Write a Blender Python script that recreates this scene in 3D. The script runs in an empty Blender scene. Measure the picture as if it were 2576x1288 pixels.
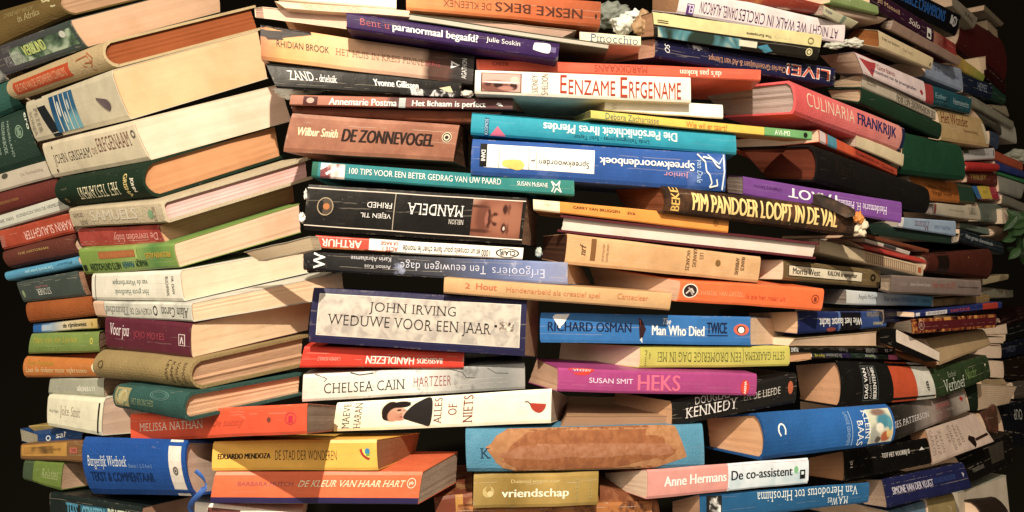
import bpy, bmesh, math, random
from mathutils import Vector, noise

# ------------------------------------------------------------------ scene, camera, world, lamps, exposure
S = bpy.context.scene
C = S.collection
F, CX, CY = 2231.0, 1288.0, 644.0      # pinhole of the photograph, in units of a 2576 x 1288 frame
cam_data = bpy.data.cameras.new('camera')
cam = bpy.data.objects.new('camera', cam_data)
C.objects.link(cam)
cam.rotation_euler = (math.radians(90), 0, 0)
cam_data.sensor_width = 36.0
cam_data.lens = 36.0 * F / 2576.0
cam_data.clip_start = 0.02
cam_data.clip_end = 50
S.camera = cam

W = bpy.data.worlds.new('World')
S.world = W
W.use_nodes = True
W.node_tree.nodes['Background'].inputs[0].default_value = (1.0, 0.80, 0.58, 1)
W.node_tree.nodes['Background'].inputs[1].default_value = 0.36

def spot(name, loc, target, power, col, size, cone, blend=0.9):
    d = bpy.data.lights.new(name, 'SPOT')
    d.energy = power; d.color = col; d.shadow_soft_size = size
    d.spot_size = math.radians(cone); d.spot_blend = blend
    o = bpy.data.objects.new(name, d); C.objects.link(o)
    o.location = loc
    o.rotation_euler = (Vector(target) - Vector(loc)).to_track_quat('-Z', 'Y').to_euler()
    return o
spot('ceiling_spot', (0.06, -0.80, 1.22), (0.04, 0.90, -0.04), 335, (1.0, 0.855, 0.67), 0.014, 54, 1.0)
def area(name, loc, target, power, col, size):
    d = bpy.data.lights.new(name, 'AREA')
    d.energy = power; d.color = col; d.shape = 'DISK'; d.size = size
    o = bpy.data.objects.new(name, d); C.objects.link(o)
    o.location = loc
    o.rotation_euler = (Vector(target) - Vector(loc)).to_track_quat('-Z', 'Y').to_euler()
area('room_light', (-0.9, -1.6, 0.9), (0.0, 0.9, 0.0), 38, (1.0, 0.86, 0.68), 1.0)
S.view_settings.view_transform = 'Standard'
S.view_settings.look = 'None'
S.view_settings.exposure = 0.0
S.view_settings.gamma = 1.0
S.view_settings.use_curve_mapping = False
S.render.engine = 'CYCLES'
S.cycles.max_bounces = 5
S.cycles.diffuse_bounces = 3

# ------------------------------------------------------------------ colours and materials
def lin(h):
    h = h.lstrip('#')
    out = []
    for i in (0, 2, 4):
        c = int(h[i:i+2], 16) / 255
        out.append(c / 12.92 if c <= 0.04045 else ((c + 0.055) / 1.055) ** 2.4)
    return out
def paint(h):                          # printed colour of a surface seen under the warm lamp
    r, g, b = lin(h)
    k = (0.2 * r + 0.7 * g + 0.1 * b + 1e-4) ** 0.10      # deep inks a little deeper than they photograph
    y = 0.2 * r + 0.7 * g + 0.1 * b
    r, g, b = [(c + (y - c) * 0.11) * k * q for c, q in ((r, 0.86), (g, 0.90), (b, 1.0))]
    return (min(r, 0.82), min(g, 0.80), min(b, 0.78), 1)

def nodes_of(m):
    m.use_nodes = True
    nt = m.node_tree
    return nt, nt.nodes, nt.links, nt.nodes['Principled BSDF']

def math_node(N, L, op, a, b=None, clamp=False):
    n = N.new('ShaderNodeMath'); n.operation = op; n.use_clamp = clamp
    for k, v in ((0, a), (1, b)):
        if v is None: continue
        if isinstance(v, (int, float)): n.inputs[k].default_value = v
        else: L.new(v, n.inputs[k])
    return n.outputs[0]

def mix_col(N, L, f, a, b, mode='MIX'):
    n = N.new('ShaderNodeMix'); n.data_type = 'RGBA'; n.blend_type = mode
    for k, v in ((0, f), (6, a), (7, b)):
        if isinstance(v, (int, float)): n.inputs[k].default_value = v
        elif isinstance(v, tuple): n.inputs[k].default_value = v
        else: L.new(v, n.inputs[k])
    return n.outputs[2]

def cover_mat(h, kind, seed, ramp=None, mottle=None, wear=1.0):
    m = bpy.data.materials.new('printed_cover')
    nt, N, L, P = nodes_of(m)
    tc = N.new('ShaderNodeTexCoord'); uv = N.new('ShaderNodeUVMap'); uv.uv_map = 'UVMap'
    sep = N.new('ShaderNodeSeparateXYZ'); L.new(uv.outputs[0], sep.inputs[0])
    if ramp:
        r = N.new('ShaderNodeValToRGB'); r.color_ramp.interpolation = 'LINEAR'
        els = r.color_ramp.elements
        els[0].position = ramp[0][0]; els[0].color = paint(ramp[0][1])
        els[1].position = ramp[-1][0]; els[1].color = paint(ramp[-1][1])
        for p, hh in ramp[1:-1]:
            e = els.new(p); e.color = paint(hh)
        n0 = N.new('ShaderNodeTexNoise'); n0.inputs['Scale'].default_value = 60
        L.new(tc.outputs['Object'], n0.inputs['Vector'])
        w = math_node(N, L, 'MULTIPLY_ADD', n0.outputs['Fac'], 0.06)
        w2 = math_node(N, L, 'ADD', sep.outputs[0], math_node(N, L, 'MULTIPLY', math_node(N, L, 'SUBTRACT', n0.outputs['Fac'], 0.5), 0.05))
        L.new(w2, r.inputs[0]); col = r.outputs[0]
    else:
        rgb = N.new('ShaderNodeRGB'); rgb.outputs[0].default_value = paint(h); col = rgb.outputs[0]
    off = N.new('ShaderNodeMapping'); off.inputs['Location'].default_value = (seed * 1.37 % 7, seed * 0.73 % 5, seed % 3)
    L.new(tc.outputs['Object'], off.inputs['Vector'])
    v = off.outputs[0]
    if mottle:                          # printed photograph or marbled paper: blotches of a second colour
        n1 = N.new('ShaderNodeTexNoise'); n1.inputs['Scale'].default_value = mottle[1]; n1.inputs['Detail'].default_value = 6
        n1.inputs['Roughness'].default_value = 0.65
        L.new(v, n1.inputs['Vector'])
        cr = N.new('ShaderNodeValToRGB'); cr.color_ramp.elements[0].position = mottle[2]; cr.color_ramp.elements[1].position = mottle[2] + mottle[3]
        L.new(n1.outputs['Fac'], cr.inputs[0])
        col = mix_col(N, L, cr.outputs[0], col, paint(mottle[0]))
    # uneven ink and dust
    n2 = N.new('ShaderNodeTexNoise'); n2.inputs['Scale'].default_value = 38; n2.inputs['Detail'].default_value = 8
    n2.inputs['Roughness'].default_value = 0.7
    L.new(v, n2.inputs['Vector'])
    mr = N.new('ShaderNodeMapRange'); mr.inputs[1].default_value = 0.3; mr.inputs[2].default_value = 0.7
    mr.inputs[3].default_value = 0.84; mr.inputs[4].default_value = 1.10
    L.new(n2.outputs['Fac'], mr.inputs[0])
    hs = N.new('ShaderNodeHueSaturation'); L.new(mr.outputs[0], hs.inputs['Value']); L.new(col, hs.inputs['Color'])
    col = hs.outputs[0]
    # fine specks and scratches through the ink
    n3 = N.new('ShaderNodeTexNoise'); n3.inputs['Scale'].default_value = 420; n3.inputs['Detail'].default_value = 3
    L.new(v, n3.inputs['Vector'])
    sp = math_node(N, L, 'GREATER_THAN', n3.outputs['Fac'], 0.735)
    mp = N.new('ShaderNodeMapping'); mp.inputs['Scale'].default_value = (26, 60, 420)
    mp.inputs['Rotation'].default_value = (0, 0.5 + seed % 1, 0)
    L.new(tc.outputs['Object'], mp.inputs['Vector'])
    n4 = N.new('ShaderNodeTexNoise'); n4.inputs['Scale'].default_value = 1.0; n4.inputs['Detail'].default_value = 2
    L.new(mp.outputs[0], n4.inputs['Vector'])
    sc = math_node(N, L, 'MULTIPLY', math_node(N, L, 'GREATER_THAN', n4.outputs['Fac'], 0.71), 0.45)
    sp = math_node(N, L, 'MAXIMUM', sp, sc)
    if kind == 'p':                     # creases where the spine has been cracked open
        for cv, st in ((0.22 + (seed * 0.37) % 0.5, 0.30), (0.12 + (seed * 0.61) % 0.7, 0.22)):
            dv = math_node(N, L, 'SUBTRACT', sep.outputs[1], math_node(N, L, 'ADD', math_node(N, L, 'MULTIPLY', n2.outputs['Fac'], 0.10), cv - 0.05))
            ln = math_node(N, L, 'LESS_THAN', math_node(N, L, 'ABSOLUTE', dv), 0.011)
            gt = math_node(N, L, 'GREATER_THAN', n4.outputs['Fac'], 0.50)
            sp = math_node(N, L, 'MAXIMUM', sp, math_node(N, L, 'MULTIPLY', math_node(N, L, 'MULTIPLY', ln, gt), st / 0.30))
    # rubbed edges: only within the outer band of the spine
    e = math_node(N, L, 'ABSOLUTE', math_node(N, L, 'SUBTRACT', sep.outputs[1], 0.5))
    band = math_node(N, L, 'MULTIPLY', math_node(N, L, 'SUBTRACT', e, 0.462), 26.0, True)
    inb = math_node(N, L, 'LESS_THAN', e, 0.52)
    eu = math_node(N, L, 'ABSOLUTE', math_node(N, L, 'SUBTRACT', sep.outputs[0], 0.5))
    bu = math_node(N, L, 'MULTIPLY', math_node(N, L, 'SUBTRACT', eu, 0.487), 80.0, True)
    ed = math_node(N, L, 'MULTIPLY', math_node(N, L, 'MAXIMUM', band, bu), inb)
    n5 = N.new('ShaderNodeTexNoise'); n5.inputs['Scale'].default_value = 70; n5.inputs['Detail'].default_value = 9; n5.inputs['Roughness'].default_value = 0.75
    L.new(v, n5.inputs['Vector'])
    wn = math_node(N, L, 'MULTIPLY', math_node(N, L, 'SUBTRACT', n5.outputs['Fac'], 0.54 if kind in 'pf' else 0.58), 8.0, True)
    ed = math_node(N, L, 'MULTIPLY', math_node(N, L, 'MULTIPLY', ed, wn), 0.55 * wear)
    tot = math_node(N, L, 'MAXIMUM', ed, math_node(N, L, 'MULTIPLY', sp, 0.30 * wear), True)
    col = mix_col(N, L, tot, col, (0.55, 0.49, 0.40, 1) if kind in 'pf' else (0.38, 0.32, 0.24, 1))
    L.new(col, P.inputs['Base Color'])
    gl = 0.36 if kind in 'pf' else 0.62
    mr2 = N.new('ShaderNodeMapRange'); mr2.inputs[3].default_value = gl - 0.08; mr2.inputs[4].default_value = gl + 0.22
    L.new(n2.outputs['Fac'], mr2.inputs[0]); L.new(mr2.outputs[0], P.inputs['Roughness'])
    P.inputs['Specular IOR Level'].default_value = 0.32 if kind in 'pf' else 0.18
    b = N.new('ShaderNodeBump'); b.inputs['Distance'].default_value = 0.0011 if kind in 'pf' else 0.0014
    b.inputs['Strength'].default_value = 0.55
    n6 = N.new('ShaderNodeTexNoise'); n6.inputs['Scale'].default_value = 55 if kind in 'pf' else 500; n6.inputs['Detail'].default_value = 4
    L.new(v, n6.inputs['Vector'])
    hsum = math_node(N, L, 'SUBTRACT', n6.outputs['Fac'], math_node(N, L, 'MULTIPLY', tot, 0.5))
    L.new(hsum, b.inputs['Height'])
    L.new(b.outputs[0], P.inputs['Normal'])
    return m

_pm = {}
def page_mat(h, coarse):
    k = (h, coarse)
    if k in _pm: return _pm[k]
    m = bpy.data.materials.new('paper_page_edges')
    nt, N, L, P = nodes_of(m)
    uv = N.new('ShaderNodeUVMap'); uv.uv_map = 'UVMap'
    tc = N.new('ShaderNodeTexCoord')
    c0 = paint(h); c0 = (c0[0] * .93, c0[1] * .85, c0[2] * .86, 1)
    mp = N.new('ShaderNodeMapping'); mp.inputs['Scale'].default_value = (1.6, 130 if not coarse else 48, 1)
    L.new(uv.outputs[0], mp.inputs['Vector'])
    n = N.new('ShaderNodeTexNoise'); n.inputs['Scale'].default_value = 1; n.inputs['Detail'].default_value = 4
    n.inputs['Roughness'].default_value = 0.8
    L.new(mp.outputs[0], n.inputs['Vector'])
    n2 = N.new('ShaderNodeTexNoise'); n2.inputs['Scale'].default_value = 26; n2.inputs['Detail'].default_value = 5
    L.new(tc.outputs['Object'], n2.inputs['Vector'])
    mr = N.new('ShaderNodeMapRange'); mr.inputs[1].default_value = 0.3; mr.inputs[2].default_value = 0.72
    mr.inputs[3].default_value = 0.66 if coarse else 0.91; mr.inputs[4].default_value = 1.07
    L.new(n.outputs['Fac'], mr.inputs[0])
    mr3 = N.new('ShaderNodeMapRange'); mr3.inputs[1].default_value = 0.3; mr3.inputs[2].default_value = 0.75
    mr3.inputs[3].default_value = 1.05; mr3.inputs[4].default_value = 0.86
    L.new(n2.outputs['Fac'], mr3.inputs[0])
    hs = N.new('ShaderNodeHueSaturation'); hs.inputs['Color'].default_value = c0
    L.new(math_node(N, L, 'MULTIPLY', mr.outputs[0], mr3.outputs[0]), hs.inputs['Value'])
    # yellowed patches
    col = mix_col(N, L, math_node(N, L, 'MULTIPLY', math_node(N, L, 'SUBTRACT', n2.outputs['Fac'], 0.5), 1.6, True),
                  hs.outputs[0], (c0[0] * 0.88, c0[1] * 0.76, c0[2] * 0.60, 1))
    L.new(col, P.inputs['Base Color'])
    P.inputs['Roughness'].default_value = 0.88
    P.inputs['Specular IOR Level'].default_value = 0.15
    b = N.new('ShaderNodeBump'); b.inputs['Distance'].default_value = 0.0012; b.inputs['Strength'].default_value = 0.8 if coarse else 0.45
    L.new(n.outputs['Fac'], b.inputs['Height']); L.new(b.outputs[0], P.inputs['Normal'])
    _pm[k] = m
    return m

_im = {}
def ink(h, worn=0.0, gloss=0.45):
    k = (h, worn)
    if k in _im: return _im[k]
    m = bpy.data.materials.new('printing_ink')
    nt, N, L, P = nodes_of(m)
    tc = N.new('ShaderNodeTexCoord')
    n = N.new('ShaderNodeTexNoise'); n.inputs['Scale'].default_value = 90; n.inputs['Detail'].default_value = 6
    L.new(tc.outputs['Object'], n.inputs['Vector'])
    mr = N.new('ShaderNodeMapRange'); mr.inputs[1].default_value = 0.3; mr.inputs[2].default_value = 0.7
    mr.inputs[3].default_value = 0.86; mr.inputs[4].default_value = 1.08
    L.new(n.outputs['Fac'], mr.inputs[0])
    hs = N.new('ShaderNodeHueSaturation'); hs.inputs['Color'].default_value = paint(h)
    L.new(mr.outputs[0], hs.inputs['Value'])
    L.new(hs.outputs[0], P.inputs['Base Color'])
    P.inputs['Roughness'].default_value = gloss
    P.inputs['Specular IOR Level'].default_value = 0.35
    _im[k] = m
    return m

_mm = {}
def photo_ink(h1, h2, h3, scale):       # a printed photograph seen too small to read
    k = (h1, h2, h3, scale)
    if k in _mm: return _mm[k]
    m = bpy.data.materials.new('printed_picture')
    nt, N, L, P = nodes_of(m)
    tc = N.new('ShaderNodeTexCoord')
    n = N.new('ShaderNodeTexNoise'); n.inputs['Scale'].default_value = scale; n.inputs['Detail'].default_value = 5
    n.inputs['Distortion'].default_value = 0.6
    L.new(tc.outputs['Object'], n.inputs['Vector'])
    cr = N.new('ShaderNodeValToRGB'); e = cr.color_ramp.elements
    e[0].position = 0.36; e[0].color = paint(h1); e[1].position = 0.62; e[1].color = paint(h3)
    x = e.new(0.49); x.color = paint(h2)
    L.new(n.outputs['Fac'], cr.inputs[0]); L.new(cr.outputs[0], P.inputs['Base Color'])
    P.inputs['Roughness'].default_value = 0.4
    _mm[k] = m
    return m

def soft_picture(base, blobs):          # a printed half-tone picture: soft-edged shapes laid over each other
    m = bpy.data.materials.new('printed_picture')
    nt, N, L, P = nodes_of(m)
    uv = N.new('ShaderNodeUVMap'); uv.uv_map = 'UVMap'
    n = N.new('ShaderNodeTexNoise'); n.inputs['Scale'].default_value = 9; n.inputs['Detail'].default_value = 5
    L.new(uv.outputs[0], n.inputs['Vector'])
    wv = N.new('ShaderNodeVectorMath'); wv.operation = 'MULTIPLY_ADD'
    L.new(n.outputs['Color'], wv.inputs[0]); wv.inputs[1].default_value = (.05, .05, 0); L.new(uv.outputs[0], wv.inputs[2])
    rgb = N.new('ShaderNodeRGB'); rgb.outputs[0].default_value = paint(base); col = rgb.outputs[0]
    for (u, v, ru, rv, hx, soft, *op) in blobs:
        a = N.new('ShaderNodeVectorMath'); a.operation = 'SUBTRACT'; L.new(wv.outputs[0], a.inputs[0]); a.inputs[1].default_value = (u + .025, v + .025, 0)
        d = N.new('ShaderNodeVectorMath'); d.operation = 'DIVIDE'; L.new(a.outputs[0], d.inputs[0]); d.inputs[1].default_value = (ru, rv, 1)
        ln = N.new('ShaderNodeVectorMath'); ln.operation = 'LENGTH'; L.new(d.outputs[0], ln.inputs[0])
        r = N.new('ShaderNodeMapRange'); r.interpolation_type = 'SMOOTHSTEP'
        r.inputs[1].default_value = 1 - soft * .5; r.inputs[2].default_value = 1 + soft * .5
        r.inputs[3].default_value = op[0] if op else 1; r.inputs[4].default_value = 0
        L.new(ln.outputs['Value'], r.inputs[0])
        col = mix_col(N, L, r.outputs[0], col, paint(hx))
    L.new(col, P.inputs['Base Color']); P.inputs['Roughness'].default_value = .42
    P.inputs['Specular IOR Level'].default_value = .3
    return m

# ------------------------------------------------------------------ lettering
_fc = bpy.data.curves.new('type', 'FONT')
_fo = bpy.data.objects.new('type', _fc)
_tcache = {}
def glyphs(s, style):
    """outline mesh of a string, normalised to the unit square: (verts, faces)"""
    k = (s, style)
    if k in _tcache: return _tcache[k]
    _fc.body = s
    _fc.size = 1.0
    _fc.resolution_u = 3
    _fc.space_character = 1.06 if style in 'St' else 1.0
    _fc.shear = 0.30 if style == 'i' else 0.0
    _fc.offset = {'t': -0.012, 'S': -0.008}.get(style, 0.0)
    me = bpy.data.meshes.new_from_object(_fo)
    V = [(v.co.x, v.co.y) for v in me.vertices]
    Fc = [tuple(p.vertices) for p in me.polygons]
    if style in 'Si':                  # slab serifs on every stem end
        cnt = {}
        for f in Fc:
            for a, b in zip(f, f[1:] + f[:1]):
                kk = (min(a, b), max(a, b)); cnt[kk] = cnt.get(kk, 0) + 1
        for (a, b), n in list(cnt.items()):
            if n != 1: continue
            (xa, ya), (xb, yb) = V[a], V[b]
            if abs(ya - yb) < 0.004 and 0.03 < abs(xa - xb) < 0.16:
                y = ya
                x0, x1 = min(xa, xb) - 0.075, max(xa, xb) + 0.075
                if y < 0.06: y0, y1 = y, y + 0.045
                elif y > 0.42: y0, y1 = y - 0.045, y
                else: continue
                i = len(V); V += [(x0, y0), (x1, y0), (x1, y1), (x0, y1)]; Fc.append((i, i+1, i+2, i+3))
    bpy.data.meshes.remove(me)
    xs = [v[0] for v in V] or [0, 1]; ys = [v[1] for v in V] or [0, 1]
    mx, my, dx, dy = min(xs), min(ys), max(max(xs) - min(xs), 1e-4), max(max(ys) - min(ys), 1e-4)
    V = [((x - mx) / dx, (y - my) / dy) for x, y in V]
    _tcache[k] = (V, Fc)
    return _tcache[k]

# ------------------------------------------------------------------ a book
def ray(px, py, d): return Vector(((px - CX) / F * d, d, -(py - CY) / F * d))
DEPTH = {  # how far the spine wall stands at each place along the pile, in metres, per stack
    'A': [(-100, 1.10), (260, 0.93)],
    'B': [(90, 0.90), (500, 0.73), (900, 0.66)],
    'M': [(300, 0.75), (800, 0.78), (1300, 0.82)],
    'C': [(500, 0.77), (800, 0.805), (1350, 0.87), (1950, 0.975), (2150, 1.02)],
    'E': [(1640, 0.945), (2000, 1.00), (2300, 1.20), (2500, 1.38)],
    'G': [(1900, 1.06), (2160, 1.12), (2300, 1.25), (2500, 1.48), (2600, 1.62)],
    'H': [(1700, 1.12), (2000, 1.16), (2300, 1.40), (2500, 1.66), (2600, 1.8)],
}
def depth(col, x):
    t = DEPTH[col]
    if x <= t[0][0]: return t[0][1]
    for (x0, d0), (x1, d1) in zip(t, t[1:]):
        if x <= x1: return d0 + (d1 - d0) * (x - x0) / (x1 - x0)
    return t[-1][1]

def refine(P2, Fc, dvmax):
    """triangulate flat printing and split it finely enough to follow a rounded spine"""
    bm = bmesh.new()
    vs = [bm.verts.new((x, y, 0)) for x, y in P2]
    for f in Fc:
        try: bm.faces.new([vs[i] for i in f])
        except ValueError: pass
    bmesh.ops.triangulate(bm, faces=bm.faces[:], ngon_method='EAR_CLIP')
    for _ in range(5):
        es = [e for e in bm.edges if abs(e.verts[0].co.y - e.verts[1].co.y) > dvmax]
        if not es: break
        bmesh.ops.subdivide_edges(bm, edges=es, cuts=1)
        bmesh.ops.triangulate(bm, faces=bm.faces[:])
    bm.verts.index_update()
    out = [(v.co.x, v.co.y) for v in bm.verts], [tuple(v.index for v in f.verts) for f in bm.faces]
    bm.free()
    return out

def mesh_obj(name, V, Fc, mat, parent, uvs=None, smooth=False, local=None):
    me = bpy.data.meshes.new(name)
    me.from_pydata([tuple(v - local) if local else tuple(v) for v in V], [], Fc)
    if uvs:
        ul = me.uv_layers.new(name='UVMap')
        for i, lp in enumerate(me.loops): ul.data[i].uv = uvs[lp.vertex_index]
    if smooth:
        for p in me.polygons: p.use_smooth = True
    me.materials.append(mat)
    o = bpy.data.objects.new(name, me); C.objects.link(o)
    if parent: o.parent = parent
    return o

COUNT = [0]
GROUP = 'books stacked in the curved wall'
def B(label, col, quad, hexc, kind='p', marks=(), pg=None, o=0.0, ramp=None, mottle=None,
      pc='f6d9ae', rnd=None, wear=1.0, coarse=False, dd=0.10, wd=0.125, bow=0.0, split=None):
    COUNT[0] += 1
    seed = COUNT[0]
    rg = random.Random(seed * 7919)
    tl, tr, br, bl = (quad[0:2], quad[2:4], quad[4:6], quad[6:8])
    j = rg.uniform(-0.003, 0.003)
    dl = depth(col, (tl[0] + bl[0]) / 2) + o + j
    dr = depth(col, (tr[0] + br[0]) / 2) + o + j
    P00, P10, P11, P01 = ray(*tl, dl), ray(*tr, dr), ray(*br, dr), ray(*bl, dl)   # u to the right, v downwards
    Lm = ((P10 - P00).length + (P11 - P01).length) / 2
    T = ((P01 - P00).length + (P11 - P10).length) / 2
    if pg:
        side, ax, ay, bx, by = pg[:5]
        ddd = pg[5] if len(pg) > 5 else (dd if side == 'R' else dd * .58)
        if side == 'R':
            vt = ray(ax, ay, dr + ddd) - P10; vb = ray(bx, by, dr + ddd) - P11
        else:
            vt = ray(ax, ay, dl + ddd) - P00; vb = ray(bx, by, dl + ddd) - P01
        if len(pg) > 6:                # the rest of the book runs on behind its neighbour
            q = 0.125 / max(vt.length, vb.length, 1e-3)
            if q > 1: vt = vt * q; vb = vb * q
    else:
        s = (P10 - P00).normalized()
        nrm = Vector((-s.y, s.x, 0)).normalized()
        if nrm.y < 0: nrm = -nrm
        if col in 'MC':
            vd = (P00 + P10 + P01 + P11) / 4; vd.z = 0
            nrm = (vd.normalized() + Vector((0, 1, 0)) * 0.6).normalized()
        vt = vb = nrm * wd
    Wd = (vt.length + vb.length) / 2
    hard = kind in 'hF'
    fore = kind in 'fF'
    if rnd is None: rnd = 0.20 if kind == 'h' else (0.03 if kind == 'p' else 0.0)
    b = rnd * T
    if fore: b = -0.0
    th = 0.0024 if hard else 0.0006
    th = min(th, T * 0.14)
    over = 0.0035 if hard else 0.0004
    wob = [rg.uniform(-1, 1) for _ in range(6)]
    def M(s, t, r):                    # s along the spine 0..L, t into the pile, r from bottom 0..T
        u = s / Lm; v = 1 - r / T
        a = P00.lerp(P10, u); c = P01.lerp(P11, u)
        d = vt.lerp(vb, v)
        p = a.lerp(c, v) + d * (t / Wd)
        sag = bow * math.sin(math.pi * u) * T
        wv = 0.00035 * (math.sin(7 * u + wob[0] * 3) * wob[1] + math.sin(17 * u + 5 * wob[2]) * wob[3] * 0.5)
        p.z += wv - sag
        return p
    base = M(Lm / 2, 0, 0)
    root = bpy.data.objects.new('hardback_book' if hard else 'paperback_book', None)
    C.objects.link(root)
    root.empty_display_size = 0.02
    root.location = base
    root['label'] = label; root['category'] = 'book'; root['group'] = GROUP
    def bulge(v): return b * (1 - (2 * v - 1) ** 2)
    # ---- cover: a bent sheet of constant thickness wrapped round the page block
    K = 10
    rr = min(0.0012 if not hard else 0.0022, T * 0.2)
    def prof(inset):
        pts = []
        Wc = Wd - (0 if hard else 0.0003)
        r1, r0 = T - inset, inset
        pts.append((Wc, r1, 2.0, 2 + 1.0)); pts.append((Wc * 0.5, r1, 2.0, 2 + .5))
        pts.append((rr + inset * .5 + 0.006 * 0, r1, 0.0, 2.0))
        for k in range(K + 1):
            q = k / K
            r = r1 + (r0 - r1) * q
            edge = min(q, 1 - q) * (r1 - r0)
            t = inset - bulge(q)
            if edge < rr: t += (rr - math.sqrt(max(0, rr * rr - (rr - edge) ** 2)))
            pts.append((t, r, q, q))
        pts.append((rr + inset * .5, r0, 0.0, 2.0)); pts.append((Wc * 0.5, r0, 2.0, 2.5)); pts.append((Wc, r0, 2.0, 3.0))
        return [(t, r, vv) for t, r, _, vv in pts]
    outer, inner = prof(0.0), prof(th)
    if fore:                           # spine at the back, the open side looks out of the pile
        outer = [(Wd - t, r, 2.5) for t, r, v in outer]
        inner = [(Wd - t, r, 2.5) for t, r, v in inner]
    NS = 12
    V, Fc, UV = [], [], []
    n = len(outer)
    for i in range(NS + 1):
        s = Lm * i / NS
        for t, r, v in outer: V.append(M(s, t, r)); UV.append((i / NS, v))
        for t, r, v in inner: V.append(M(s, t, r)); UV.append((i / NS, 2.5))
    w = 2 * n
    for i in range(NS):
        for k in range(n - 1):
            a = i * w + k
            Fc.append((a, a + 1, a + 1 + w, a + w))
            a = i * w + n + k
            Fc.append((a + w, a + 1 + w, a + 1, a))
        for k in (0, n - 1):
            a = i * w + k; c = i * w + n + k
            Fc.append((a, a + w, c + w, c) if k == 0 else (c, c + w, a + w, a))
    for k in range(n - 1):
        Fc.append((k, n + k, n + k + 1, k + 1))
        e = NS * w + k
        Fc.append((e, e + 1, e + n + 1, e + n))
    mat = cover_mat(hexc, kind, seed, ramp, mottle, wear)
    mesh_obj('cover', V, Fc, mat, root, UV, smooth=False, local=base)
    # ---- page block, its ends slightly uneven like cut paper
    V, Fc, UV = [], [], []
    ins = th + 0.0001
    KR, KT = 10, 8
    t0 = th + (0.001 if not fore else (0.003 if hard else 0.0005)); t1 = Wd - (0.004 if hard else 0.0008)
    if fore: t1 = Wd - th - 0.001
    def pt(s, t, kr):
        q = kr / KR
        r = ins + (T - 2 * ins) * q
        bb = bulge(1 - q) * max(0.0, 1 - (t - t0) / (Wd * 0.25)) if not fore else 0
        return M(s, t - bb, r)
    for end, s0 in ((0, over), (1, Lm - over)):
        for kt in range(KT + 1):
            t = t0 + (t1 - t0) * kt / KT
            for kr in range(KR + 1):
                jit = (noise.noise(Vector((kr * 0.9 + seed, end * 5.0, seed * 1.3))) * (0.0007 if not coarse else 0.0022)
                       + rg.uniform(-1, 1) * 0.00008)
                sj = s0 + (jit if end else -jit) * (1 if hard else 0.6)
                V.append(pt(sj, t, kr)); UV.append((kt / KT, kr / KR * (T / 0.03)))
    m1 = (KT + 1) * (KR + 1)
    for kt in range(KT):
        for kr in range(KR):
            a = kt * (KR + 1) + kr
            Fc.append((a, a + 1, a + KR + 2, a + KR + 1))
            a += m1
            Fc.append((a, a + KR + 1, a + KR + 2, a + 1))
    for kr in range(KR):
        a = kr; c = a + m1; Fc.append((a, c, c + 1, a + 1))
        a = KT * (KR + 1) + kr; c = a + m1; Fc.append((a + 1, c + 1, c, a))
    for kt in range(KT):
        a = kt * (KR + 1); c = a + m1; Fc.append((a, a + KR + 1, c + KR + 1, c))
        a = a + KR; c = a + m1; Fc.append((a, c, c + KR + 1, a + KR + 1))
    pb = mesh_obj('page_block', V, Fc, page_mat(pc, coarse), root, UV, local=base)
    if split:                          # a gathering of differently coloured paper in the same block
        m2 = page_mat(split[1], coarse); pb.data.materials.append(m2)
        for p in pb.data.polygons:
            qs = [((v % m1) % (KR + 1)) / KR for v in p.vertices]
            if sum(qs) / len(qs) > split[0]: p.material_index = 1
    # ---- printing
    def on(u, v, off):
        r = T * (1 - v)
        e = min(v, 1 - v) * T
        t = -bulge(v) - off
        if e < rr: t += (rr - math.sqrt(max(0, rr * rr - (rr - e) ** 2)))
        if fore: t = -off
        return M(u * Lm, t, r)
    dvm = 0.09 if rnd > 0.08 else 0.30
    for i, mk in enumerate(marks):
        off = 0.00022 + 0.00009 * i
        k = mk[0]
        V, Fc = [], []
        if k == 'T':
            _, s, u0, u1, v0, v1, hx, style, *rest = mk
            rot = rest[0] if rest else 0
            g, gf = glyphs(s, style)
            for x, y in g:
                if rot == 0: u, v = u0 + x * (u1 - u0), v1 - y * (v1 - v0)
                elif rot == 180: u, v = u1 - x * (u1 - u0), v0 + y * (v1 - v0)
                elif rot == 90: u, v = u1 - y * (u1 - u0) if False else u0 + (1 - y) * (u1 - u0), v1 - x * (v1 - v0)
                else: u, v = u0 + y * (u1 - u0), v0 + x * (v1 - v0)
                V.append((u, v))
            P2, gf2 = refine(V, gf, dvm)
            LV = [on(u, v, off) for u, v in P2]; LF = list(gf2)
            if style in 'bB':          # heavier type: the same strokes laid down again a little to each side
                hgt = abs(v1 - v0) * T / Lm if rot in (0, 180) else 0
                e = (0.030 if style == 'b' else 0.05) * (hgt if rot in (0, 180) else 1)
                for q, sg in enumerate((-1, 1)):
                    n0 = len(LV)
                    if rot in (0, 180): LV += [on(u + sg * e, v, off + 0.00002 * (q + 1)) for u, v in P2]
                    else:
                        e2 = 0.03 * abs(u1 - u0) * Lm / T
                        LV += [on(u, v + sg * e2, off + 0.00002 * (q + 1)) for u, v in P2]
                    LF += [tuple(a + n0 for a in f) for f in gf2]
            mesh_obj('lettering', LV, LF, ink(hx), root, local=base)
        elif k in 'RM':
            _, u0, u1, v0, v1, hx = mk[:6]
            nu, nv = 10, 8
            for a in range(nu + 1):
                for c in range(nv + 1): V.append(on(u0 + (u1 - u0) * a / nu, v0 + (v1 - v0) * c / nv, off))
            for a in range(nu):
                for c in range(nv):
                    q = a * (nv + 1) + c; Fc.append((q, q + nv + 1, q + nv + 2, q + 1))
            if k == 'R': mesh_obj('printed_panel', V, Fc, ink(hx), root, local=base)
            else: mesh_obj('printed_picture', V, Fc, photo_ink(*hx), root, local=base)
        elif k == 'S':
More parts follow.
